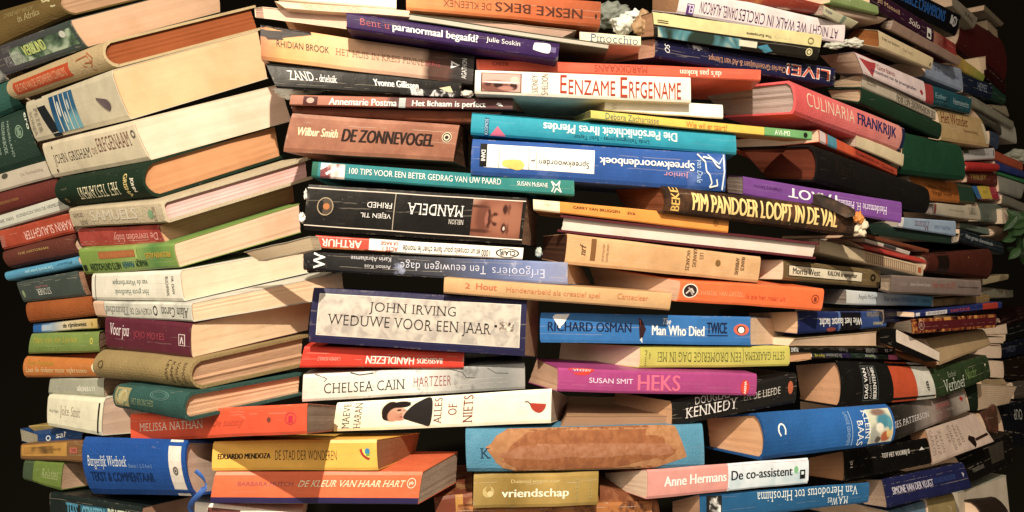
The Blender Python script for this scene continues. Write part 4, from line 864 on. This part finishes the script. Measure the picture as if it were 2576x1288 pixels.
B('dark maroon book end with faint lettering below the big dark red spine', 'H', (2476,150,2526,200,2530,236,2476,190), '3a0c0c', 'p', [T_('STILTE',.2,.6,.3,.5,'7a4c3c','s')], o=-.02)
B('cream grey paperback with dark lettering at the top right beside black', 'H', (2392,-16,2460,44,2449,71,2398,14), '9c9078', 'p', [T_('JUNG',.52,.86,.46,.80,'3c382c','b')], o=-.06)
B('dim beige book end jutting highest at the upper right', 'H', (2478,12,2526,58,2518,66,2476,26), '8a7a60', 'p', [], o=.0)
B('dim beige page block below the highest jutting beige book end', 'H', (2484,50,2510,76,2513,102,2487,75), '9a8a6a', 'f', [], o=.02, pc='b8a480')
B('faded red and cream pictured book end under the plum paperback', 'G', (2345,72,2402,108,2406,154,2345,112), 'a85444', 'p', [], mottle=('5c1c18',26,.5,.2), ramp=[(0,'b87c60'),(.5,'8c2c24'),(1,'b83c34')], o=-.05)
B('tiny cream page block glowing against the dark red spine', 'G', (2461,144,2481,141,2482,174,2471,178), 'd8c094', 'f', [], pc='f0d8a8', o=-.0)
B('long thin grey spine sloping to the white corner piece, right edge', 'G', (2440,236,2548,304,2551,324,2444,264), '8c8670', 'p', [], o=.0)
B('short dull beige paperback above the sloping grey spine', 'G', (2486,262,2530,266,2539,294,2500,272), '9a8e70', 'p', [], o=.04)
B('dark grey book with pale scribble under the sloping grey spine', 'G', (2440,268,2516,312,2520,340,2470,300), '4a4638', 'p', [T_('BIJBEL',.2,.8,.3,.7,'7a7464','s')], o=.01)
B('pale grey paperback leaning near the dark right border', 'G', (2515,300,2552,316,2558,361,2518,345), 'b0aa96', 'p', [], o=.02)
B('slate blue book end between tan paperback and dark gap', 'G', (2490,328,2514,338,2510,376,2490,362), '3c4a5c', 'p', [], o=.0)
B('orange spine at the right border above blue and green ones', 'G', (2500,377,2572,408,2573,430,2503,402), 'b8502c', 'p', [], o=.0)
B('blue spine at the right border between orange and green', 'G', (2503,403,2580,432,2580,448,2508,427), '2c3c7c', 'p', [], o=.0)
B('thin green spine at the right border under the blue one', 'G', (2505,430,2580,452,2580,462,2508,437), '2c7c44', 'p', [], o=.0)
B('flat grey paperback corner at the right border under the green spine', 'G', (2510,440,2578,464,2568,500,2515,482), '9a9686', 'p', [], o=.0)
B('grey paperback slanting at the right border, lower of two', 'G', (2522,489,2580,512,2580,534,2520,512), '86806c', 'p', [], o=.0)
B('dull taupe book end behind the small white page block', 'G', (2530,516,2572,534,2548,564,2538,560), '7c7464', 'p', [], o=.02)
B('small upright white page block at the right, left of taupe end', 'G', (2521,525,2536,523,2540,562,2524,562), 'd8c8a0', 'f', [], pc='f0dcb4', o=-.01)
B('grey green book end with smeared dark picture', 'G', (2459,508,2518,512,2522,560,2467,557), '6c7464', 'p', [], mottle=('3c443c',26,.5,.2), o=.02)
B('black and slate paperback with rough white lettering, slanting at right', 'G', (2416,575,2522,612,2525,640,2412,608), '1c2630', 'p', [T_('Het grote dierenboek',.12,.74,.24,.66,'a8b0b0','b')], o=-.03)
B('green grey book edge above the black slanting paperback', 'G', (2416,560,2486,574,2490,592,2416,574), '6a7868', 'p', [], o=-.0)
B('round brown book end in the shadow left of the leaves', 'G', (2490,568,2535,566,2520,606,2498,596), '6c543c', 'h', [], rnd=.3, o=.03)
B('tan page block lying in the gap above the big torn blue hardback', 'C', (1425,1046,1700,1046,1700,1074,1408,1076), 'c09468', 'f', [], pc='d0a478', coarse=True, o=.012)
def flap(root, pts, d, hexc, name):
    base = root.location.copy(); V = []; n = len(pts)
    for dz in (0, .0008):
        for i, (x, y) in enumerate(pts): V.append(ray(x, y, d + dz + .004 * noise.noise(Vector((x * .03, y * .05, 1)))))
    Fc = [tuple(range(n)), tuple(range(2 * n - 1, n - 1, -1))] + [(i, n + i, n + (i + 1) % n, (i + 1) % n) for i in range(n)]
    mesh_obj(name, V, Fc, photo_ink('2c1c12', '3f2a1a', '5c4028', 60), root, local=base)
flap(PIM, [(2044,512),(2046,488),(2062,486),(2080,493),(2100,503),(2122,512),(2150,526),(2152,542),(2130,548),(2100,533),(2070,521)], .985, '3f2a1a', 'torn_jacket_flap')
# ------------------------------------------------------------------ lower right stacks
B('thin rust brown book on top of the red stack, right', 'E', (2184,589,2337,627,2335,636,2184,598), '8a4426', 'p', [], o=.0)
B('thin white and grey magazine in the red stack, right', 'E', (2176,599,2290,632,2286,642,2176,608), 'd4c8b4', 'p', [('R',.40,.68,.1,.9,'4a4644')], o=-.004)
B('bright red thin book in the stack on the right', 'E', (2134,604,2320,650,2333,664,2180,626), 'cc3424', 'p', [('P',[(0,.1),(.10,.1),(.08,.5),(.03,.6)],'1c1414')], o=-.008)
B('cream book with a row of brown ornamental strokes and orange square', 'E', (2060,600,2322,668,2321,696,2062,634), 'd8bf94', 'p',
  [T_('IIIIIIIIIIIIIIIIIIIIIIIIII',.40,.92,.18,.86,'9c5a34','S'), ('R',.94,.975,.26,.74,'c8582c')], o=-.010)
B('thick russet leather spine with two raised dark bands on the right', 'G', (2326,640,2490,626,2486,702,2326,684), '58200f', 'h', [('R',.14,.30,0,1,'24100a'), ('E',.60,.26,.006,.03,'c88a3c')], rnd=.14, o=-.05, wear=.8)
B('olive brown french paperback with rounded cream title label about Kaloni', 'E', (1972,653,2215,680,2211,724,1970,704), '80683e', 'p',
  [('R',.04,.79,.22,.78,'14100a'), ('R',.045,.785,.26,.74,'f2e2bc'), T_('Morris West',.08,.34,.34,.66,'1c140c','b'), T_('KALONI le navigateur',.42,.73,.32,.66,'1c140c','b'), ('O',.91,.46,.03,.20,'241c10',.5)], o=-.006)
B('grey brown hardback with red title Her way of life', 'G', (2242,691,2467,706,2467,746,2239,738), '8c786c', 'h',
  [T_('Her way of LIFE',.41,.67,.22,.70,'b04830','S'), T_('Jean-Claude Druel',.18,.38,.36,.58,'d8c8b8','s'), T_('ZEBRA',.07,.15,.38,.56,'b09c8c','s'), T_('fragmenten en overpeinzingen',.70,.96,.38,.54,'4a3c34','s')], pg=('L',2210,693,2210,730,.04), pc='f0dcb4', rnd=.08, o=-.12)
B('white paperback turning light blue with thin angel title', 'E', (2129,729,2349,746,2349,771,2129,766), 'd8dcd8', 'p',
  [T_('Angela McGerr',.12,.32,.24,.62,'2c3444','S'), T_('Een schare ENGELEN',.40,.78,.26,.66,'5c7cb0','s'), T_('TIRION',.84,.95,.30,.66,'4c8cb4','s')], ramp=[(0,'dcdcd0'),(.5,'c8d4e0'),(.75,'7cb4d4'),(1,'58a8c8')], pg=('L',2070,728,2068,762), pc='c8b8a0', coarse=True, o=.0, wear=.4)
B('navy thriller with white upside down title about laughing last', 'E', (2007,783,2229,783,2229,823,2007,841), '263c78', 'p',
  [('R',.44,.68,.05,1,'14101c'), ('R',.42,.445,0,1,'5c78b0'), T_('Wie het laatst lacht',.215,.69,.34,.74,'f0ece0','b',180), T_('James',.83,.95,.56,.88,'d8cc9c','b',180), T_('Patterson',.75,.94,.05,.40,'9c9478','b',180), ('E',.34,.88,.05,.1,'a84c38')],
  ramp=[(0,'222c60'),(.6,'2c4484'),(1,'3c64a8')], pg=('L',1880,786,1898,830), pc='f4cf9c', o=.0)
B('thin royal blue spine with white label and red right end, right', 'G', (2302,785,2520,759,2520,775,2302,799), '22347c', 'p',
  [('R',.10,.32,.2,.85,'e8e0d8'), T_('SPANNENDE',.12,.30,.32,.7,'4a4a60','s'), T_('FANTASIE',.36,.58,.25,.75,'d84c4c','b'), ('R',.74,.94,0,1,'c83c28'), ('R',.0,.04,.2,.8,'e8e8e8')], o=-.10)
B('crimson book bordered with ornate orange and black letters', 'G', (2292,803,2506,790,2506,824,2295,840), '6c1c22', 'p',
  [('M',0,.98,.0,.22,('2c0c08','9c4418','e8a040',60)), ('M',.0,.98,.80,1,('2c0c08','9c4418','e8a040',60)), ('M',0,.05,.2,.8,('2c0c08','a84c1c','e8a040',70)), ('O',.095,.44,.028,.34,'d8a890',.14), T_('R',.085,.105,.30,.58,'d8a890','b')],
  pg=('L',2232,814,2238,826,.06), pc='b8a888', o=-.11)
B('dark blue slim books in the shadow behind the white blue angel one', 'G', (2225,778,2300,782,2296,812,2225,812), '182850', 'p', [('R',.4,1,.30,.42,'d8d8c8')], o=-.04)
B('long cream page block under the navy thriller', 'E', (2000,852,2206,834,2206,870,1985,870), 'd8b888', 'f', [], pc='f6d8ac', o=.004)
B('black spined small hardback lying open with bright white page edge', 'E', (2214,826,2254,826,2254,860,2214,860), '141210', 'p', [], pg=('R',2364,885,2364,909,.10), pc='fbeed0', o=-.05, dd=.1)
B('opened cream board cover seen from inside, right of the white page edge', 'G', (2330,852,2474,828,2493,868,2366,918), 'bc9c6c', 'p', [], o=-.06, wear=.3)
B('brown board under the opened cream cover, slanting down', 'E', (2216,864,2362,906,2344,926,2262,896), '8a5224', 'h', [], o=.01, mottle=('5c3014',20,.5,.2))
B('flat black slim book spelling Dichter upside down', 'E', (1987,872,2252,876,2252,888,1990,887), '14120f', 'p', [T_('PLINT',.0,.06,.15,.85,'e8e4d8','b',180), T_('DICHTER',.68,.80,.1,.9,'a8a498','s',180), T_('Poezie',.42,.50,.15,.85,'78746c','s',180), T_('nr 26',.88,.96,.2,.8,'e8e4d8','s',180)], o=.0)
B('slim dark green and violet book with yellow lettering under the black slim one', 'E', (2044,887,2264,891,2267,905,2044,900), '1e3424', 'p', [T_('Oog in oog',.02,.12,.15,.85,'c8b82c','b',180), T_('De Schreeuwer',.13,.30,.15,.85,'a8a498','s',180), ('R',.84,.95,.1,1,'c85c84'), T_('Vlaamse',.56,.70,.2,.8,'b8c898','s',180)], mottle=('2c1c4c',30,.5,.1), o=.0)
B('tan page block beside the slim green and violet book', 'E', (1975,889,2042,883,2042,904,1980,912), 'd8a874', 'f', [], pc='e8b47c', o=-.002)
B('black, orange and white rounded hardback with boxed white title', 'E', (2107,905,2322,912,2354,1002,2112,1026), '14130f', 'h',
  [('R',.52,.79,0,1,'dc5424'), ('R',.79,1,0,1,'ddd8c4'), ('R',.20,.36,.12,.90,'5c6864'), ('R',.205,.355,.14,.88,'14130f'), T_('DAG VAN',.215,.25,.18,.84,'f0ece0','B',90), T_('ALLAN FOLSOM',.265,.285,.16,.86,'d8d4c8','s',90), T_('BEKENTENIS',.30,.335,.16,.86,'f0ece0','b',90), T_('dB',.90,.93,.50,.76,'2c2820','b',90)],
  pg=('L',1992,915,2006,1008), pc='f0b880', rnd=.10, o=-.004)
B('green paperback with white script name and tiny star, lower right', 'G', (2339,928,2482,894,2492,951,2358,1003), '384c28', 'p', [T_('Verhoef',.14,.50,.48,.92,'dce0c8','S'), T_('Esther',.24,.38,.24,.44,'98a484','s'), T_('Nacht',.52,.74,.32,.7,'7c9c50','i'), ('P',[(.90,.3),(.93,.34),(.91,.44)],'e8dcb8')], mottle=('20301c',20,.5,.2), o=-.06)
B('blurred dark and grey paperback with white capitals and red diamond', 'G', (2239,1023,2420,981,2440,1033,2243,1112), '4c4038', 'p', [T_('JAMES PATTERSON',-.05,.45,.44,.70,'ece4dc','S'), T_('ZWARTE',.55,.74,.30,.46,'c86c60','s'), ('P',[(.90,.32),(.925,.22),(.955,.34),(.93,.48)],'c83028')],
  ramp=[(0,'2c2822'),(.25,'4c443c'),(.35,'94867a'),(.5,'b09c8c'),(.62,'8a6458'),(.75,'5c4c44'),(.85,'a89888'),(1,'bcae9c')], o=-.04)
B('dark green upright book end beside the grey red diamond paperback', 'G', (2424,968,2456,960,2460,1034,2442,1034), '1c2c1c', 'p', [], o=-.02)
B('black paperback with small white capitals that it is over', 'E', (2122,1134,2332,1101,2344,1166,2123,1211), '110e0c', 'p', [T_('TOT HET VOORBIJ IS',.41,.74,.30,.52,'e4dccc','b'), T_('10',.06,.085,.40,.60,'e4dccc','b',90), ('P',[(.86,.42),(.90,.30),(.91,.36),(.93,.42)],'ece8dc')], pg=('L',2034,1152,2034,1198), pc='e4a86c', o=.0)
B('pale pink paperback with scattered grey lettering and an old street lamp', 'G', (2329,1080,2450,1040,2502,1112,2347,1171), 'd8bca4', 'p',
  [T_('CARLOS',.03,.08,.06,.74,'8a7464','t',270), T_('RUIZ',.11,.15,.24,.78,'8a7464','t',270), T_('ZAFON',.18,.22,.14,.74,'8a7464','t',270), T_('DE',.31,.34,.3,.55,'8a7464','t',270), T_('SCHADUW',.36,.41,.08,.80,'8a7464','t',270), T_('VAN DE',.45,.49,.10,.72,'8a7464','t',270), T_('WIND',.52,.56,.14,.66,'8a7464','t',270),
   ('P',[(.62,.62),(.66,.52),(.74,.62),(.72,.84),(.68,.92)],'2c1814'), ('P',[(.74,.66),(.98,.62),(.98,.70),(.74,.74)],'3c2018')], pg=('L',2288,1092,2290,1100,.03), pc='e8b47c', o=-.05, wear=.3)
B('navy blue paperback with white condensed capitals, bottom right', 'E', (2219,1206,2422,1163,2444,1228,2232,1278), '262a5c', 'p', [T_('SIMONE VAN DER VLUGT',.08,.55,.34,.60,'dcd4dc','b'), T_('SCHADUWZUSTER',.56,.84,.34,.52,'34508c','b'), ('P',[(.93,.34),(.96,.40),(.94,.54)],'c8c0cc')], pg=('L',2180,1206,2170,1268), pc='ecceaa', o=.0)
B('black book end with pale lettering between the lamp cover and right shadows', 'G', (2405,1150,2545,1088,2545,1168,2440,1216), '16110d', 'p', [T_('maatloos',.14,.36,.50,.70,'8c8474','s'), ('R',.52,.80,.12,.70,'4a4234')], o=.0)
B('tan paperback with a small check mark at the bottom right', 'E', (2332,1256,2398,1242,2408,1310,2338,1310), 'a89058', 'p', [('L',[(.70,.4),(.82,.5),(.78,.65)],.0008,'e8dcb0')], o=.03)
B('grey blue pictured book end at the bottom right', 'E', (2238,1286,2326,1260,2332,1330,2240,1330), '6c8ca0', 'p', [], mottle=('3c5060',26,.5,.2), o=.04)
B('large pale green and cream page block arching at the bottom right corner', 'G', (2410,1240,2532,1196,2546,1330,2420,1340), 'c8c8ac', 'f', [], pc='d8d0b0', o=.02)
B('dark brown round object end inside the pale page arch, bottom right', 'G', (2450,1262,2508,1252,2520,1340,2440,1340), '342418', 'h', [], rnd=.3, o=-.01)
B('brown and maroon book end above the lamp cover', 'G', (2466,1040,2505,1018,2512,1090,2484,1084), '5c3a28', 'p', [], mottle=('8c4c34',24,.5,.2), o=.01)
B('dark navy paperback with pale mirrored lettering at the right edge', 'H', (2508,1016,2590,1008,2590,1130,2530,1110), '12141c', 'p', [T_('OUP',.42,.70,.16,.40,'b8b8a8','s',180)], o=-.04)
B('large cream page block under the white page stack, lower right', 'G', (2456,966,2560,972,2540,1014,2460,1032), 'd0b890', 'f', [], pc='dcc49c', o=.02)
B('tan board corner above the large cream page block', 'G', (2470,956,2524,952,2534,968,2470,972), 'b09468', 'p', [], o=.05)
B('topmost white page block of four in the right border stack', 'H', (2477,826,2533,812,2536,841,2480,842), '3c1c14', 'f', [], pc='fbe4bc', o=-.12)
B('thin second white page block of four in the right border stack', 'H', (2468,847,2526,847,2526,864,2472,864), '6c6830', 'f', [], pc='fbe4bc', o=-.12)
B('third white page block of four, beside the navy spine', 'H', (2474,867,2517,870,2519,902,2484,902), '1c2030', 'f', [], pc='fbe4bc', o=-.12)
B('lowest and tallest white page block of four in the right border stack', 'H', (2483,904,2525,908,2525,952,2494,950), '3c2c20', 'f', [], pc='fbe4bc', o=-.12)
B('navy spine with faint grey lettering at the right border', 'H', (2519,866,2590,846,2590,888,2520,902), '141a2c', 'p', [T_('THRILLER',.12,.46,.3,.66,'5c6478','s')], o=.0)
B('very dark maroon spine in the shadow of the right border', 'H', (2515,800,2590,770,2590,800,2520,826), '30100f', 'p', [], o=.0)
B('black spine at the right border above the navy one', 'H', (2530,822,2590,806,2590,842,2530,860), '10120f', 'p', [], o=.0)
B('dark brown spine at the right border below the navy one', 'H', (2524,908,2590,892,2590,960,2526,952), '241408', 'p', [], o=.0)
B('dim grey brown book end at the far right, beneath dark brown spine', 'H', (2548,962,2590,950,2590,1000,2552,1004), '5c5040', 'p', [], o=.0)
B('flat cream booklet fanned above the grey hardback end', 'H', (2470,698,2538,690,2536,703,2470,718), 'b8a478', 'p', [], o=-.14)
B('crumpled grey green booklet at the right, under the cream booklet', 'H', (2470,722,2548,730,2548,748,2470,752), '8c846c', 'p', [], mottle=('5c5c44',24,.5,.2), o=-.10)
B('dull tan spine between light blue and royal blue ones', 'G', (2350,752,2490,742,2488,762,2350,772), '9c7c48', 'p', [], mottle=('5c4828',24,.5,.2), o=-.07)
B('grey folded booklet wedged into the corner stack page edges', 'B', (612,634,778,594,788,628,650,657), 'a8a084', 'f', [], pc='c4b48c', o=.045, wd=.012)
# ------------------------------------------------------------------ dabs of white glue foam, ribbon, leaves, backdrop
def foam(label, x, y, d, r, sx=1.4, sz=0.8, seed=0, hexc='d6d6c4', name='foam_lump'):
    me = bpy.data.meshes.new(name)
    bm = bmesh.new()
    bmesh.ops.create_icosphere(bm, subdivisions=4, radius=1.0)
    for v in bm.verts:
        p = v.co.copy()
        k = 1 + 0.55 * noise.noise(p * 1.6 + Vector((seed * 3.1, seed, 0))) + 0.28 * noise.noise(p * 4 + Vector((seed, 2.0, seed))) + 0.10 * noise.noise(p * 11)
        v.co = Vector((p.x * sx, p.y * 0.8, p.z * sz)) * (k * r)
    bm.to_mesh(me); bm.free()
    for p in me.polygons: p.use_smooth = True
    me.materials.append(ink(hexc, 0, 0.6))
    o = bpy.data.objects.new(name, me); C.objects.link(o)
    o.location = ray(x, y, d)
    o['label'] = label; o['category'] = 'foam'; o['group'] = 'dried glue foam between the books'
    return o
foam('largest white foam lump, beside the curled end of the cream and black classic', 1568, 62, .965, .0105, 1.2, .9, 1)
foam('jagged white foam lump right of the largest one, under the curled end', 1592, 42, .975, .009, 1.0, .8, 2, 'e0dccc')
foam('dim grey green foam in the gap under the top orange spine', 1535, 40, 1.02, .015, 1.2, .9, 3, '7a8070')
foam('stringy foam under the white top right paperback, left piece', 2100, 115, 1.005, .0045, 2.6, .7, 4, 'b8b8a0')
foam('rounded foam under the orange page edges, right piece', 2146, 108, 1.01, .0055, 2.0, .9, 5, 'c0bca8')
foam('white foam peeking above the narrow salmon spine', 748, 234, .845, .008, 2.4, .7, 6, 'dcd8c4')
foam('small white foam dab on the black thick paperback end', 760, 548, .80, .0035, .8, 1.3, 7, 'e0dccc')
foam('tiny white foam drop hanging at the black thick paperback', 769, 490, .80, .0024, .6, 1.6, 8, 'e0dccc')
foam('small foam dab in the dark gap beside the ragged french novel', 1355, 634, .89, .0035, .9, 1.3, 9, 'b8c0b0')
foam('pale green foam drop in the gap above the orange badge paperback', 1572, 700, 1.02, .012, .9, 1.1, 10, '7c8c78')
foam('torn white paper end of the dark brown novel with yellow capitals', 2162, 572, 1.005, .0095, .8, 1.0, 11, 'dcc8a4', 'torn_paper_wad')
foam('small orange scrap on the torn end of the brown novel', 2158, 548, .998, .006, .9, 1.0, 12, 'd88428', 'torn_paper_wad')
foam('torn rim of grey cardboard at the left end of the yellow lettered novel', 1664, 500, .932, .0065, .45, 2.0, 13, 'a48a68', 'torn_paper_wad')
foam('curled tan paper roll at the left end of the cream and black classic', 1620, 62, .955, .0125, .9, .95, 14, 'b08a5c', 'torn_paper_wad')
foam('white foam knob on the orange spine at the right border', 2556, 396, 1.60, .014, 1.6, .8, 15, 'a4a48c')
foam('frayed grey paper tuft left of the worn red paperback', 184, 612, .90, .009, 1.0, 1.0, 16, '6c6458', 'torn_paper_wad')
foam('white foam smear at the right end of the black crumpled paperback', 1172, 236, .86, .004, 1.6, .8, 17, 'd0c8b4')

def ribbon(pts, w, hexc, label):
    V, Fc = [], []
    P = [ray(x, y, d) for x, y, d in pts]
    for i, p in enumerate(P):
        d = (P[min(i + 1, len(P) - 1)] - P[max(i - 1, 0)]).normalized()
        s = d.cross(Vector((0, 1, .3))).normalized()
        for a, b in ((-1, 0), (-.4, -.35), (.4, -.35), (1, 0), (.4, .35), (-.4, .35)):
            V.append(p + s * w * a + Vector((0, w * b, 0)))
    for i in range(len(P) - 1):
        for k in range(6):
            a = i * 6 + k; b = i * 6 + (k + 1) % 6
            Fc.append((a, b, b + 6, a + 6))
    o = mesh_obj('ribbon', V, Fc, ink(hexc, 0, .6), None)
    o['label'] = label; o['category'] = 'ribbon'
pp = []
for i in range(26):
    t = i / 25
    pp.append((492 + 22 * math.sin(t * 5.5) + 10 * t, 1184 + 110 * t, .715 + .01 * math.cos(6 * t)))
ribbon(pp, .0022, '3468b8', 'curled blue bookmark ribbon hanging from the thick blue law book')

def leaves():
    root = bpy.data.objects.new('leafy_plant', None); C.objects.link(root)
    root.location = ray(2590, 650, 1.5)
    root['label'] = 'green leafy plant just showing at the right border'; root['category'] = 'plant'
    rg = random.Random(5)
    for i in range(34):
        cx, cy = 2562 + rg.uniform(-22, 60), 600 + rg.uniform(-58, 62)
        c = ray(cx, cy, 1.50 + rg.uniform(-.05, .05))
        a = rg.uniform(0, 6.28); ln = rg.uniform(.014, .024); wd = ln * .45
        d = Vector((math.cos(a), rg.uniform(-.3, .3), math.sin(a))).normalized()
        s = d.cross(Vector((rg.uniform(-.4, .4), 1, 0))).normalized()
        V, Fc = [], []
        for k in range(7):
            t = k / 6; ww = wd * math.sin(math.pi * min(t * .95 + .05, 1)) 
            m = c + d * ln * (t * 2 - 1) + Vector((0, .006 * t * t, 0))
            V += [m - s * ww + Vector((0, -.002, 0)), m, m + s * ww + Vector((0, -.002, 0))]
        for k in range(6):
            q = 3 * k; Fc += [(q, q + 1, q + 4, q + 3), (q + 1, q + 2, q + 5, q + 4)]
        mesh_obj('leaf', V, Fc, ink('2c5020', 0, .5), root, local=root.location)
leaves()

# near-black curved backdrop, added behind the pile so the gaps stay dark
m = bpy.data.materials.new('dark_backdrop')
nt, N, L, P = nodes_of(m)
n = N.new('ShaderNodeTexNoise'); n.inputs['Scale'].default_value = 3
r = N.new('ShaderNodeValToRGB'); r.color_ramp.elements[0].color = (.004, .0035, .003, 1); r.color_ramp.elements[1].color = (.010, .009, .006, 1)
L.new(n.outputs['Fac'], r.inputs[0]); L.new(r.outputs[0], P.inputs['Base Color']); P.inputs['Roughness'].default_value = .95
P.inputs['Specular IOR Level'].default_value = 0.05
V, Fc = [], []
for i in range(25):
    a = math.radians(-75 + 150 * i / 24)
    for z in (-1.6, 1.6): V.append(Vector((2.6 * math.sin(a), 2.4 * math.cos(a), z)))
for i in range(24): Fc.append((2 * i, 2 * i + 2, 2 * i + 3, 2 * i + 1))
bd = mesh_obj('backdrop', V, Fc, m, None); bd['kind'] = 'structure'
bpy.data.objects.remove(_fo); bpy.data.curves.remove(_fc)
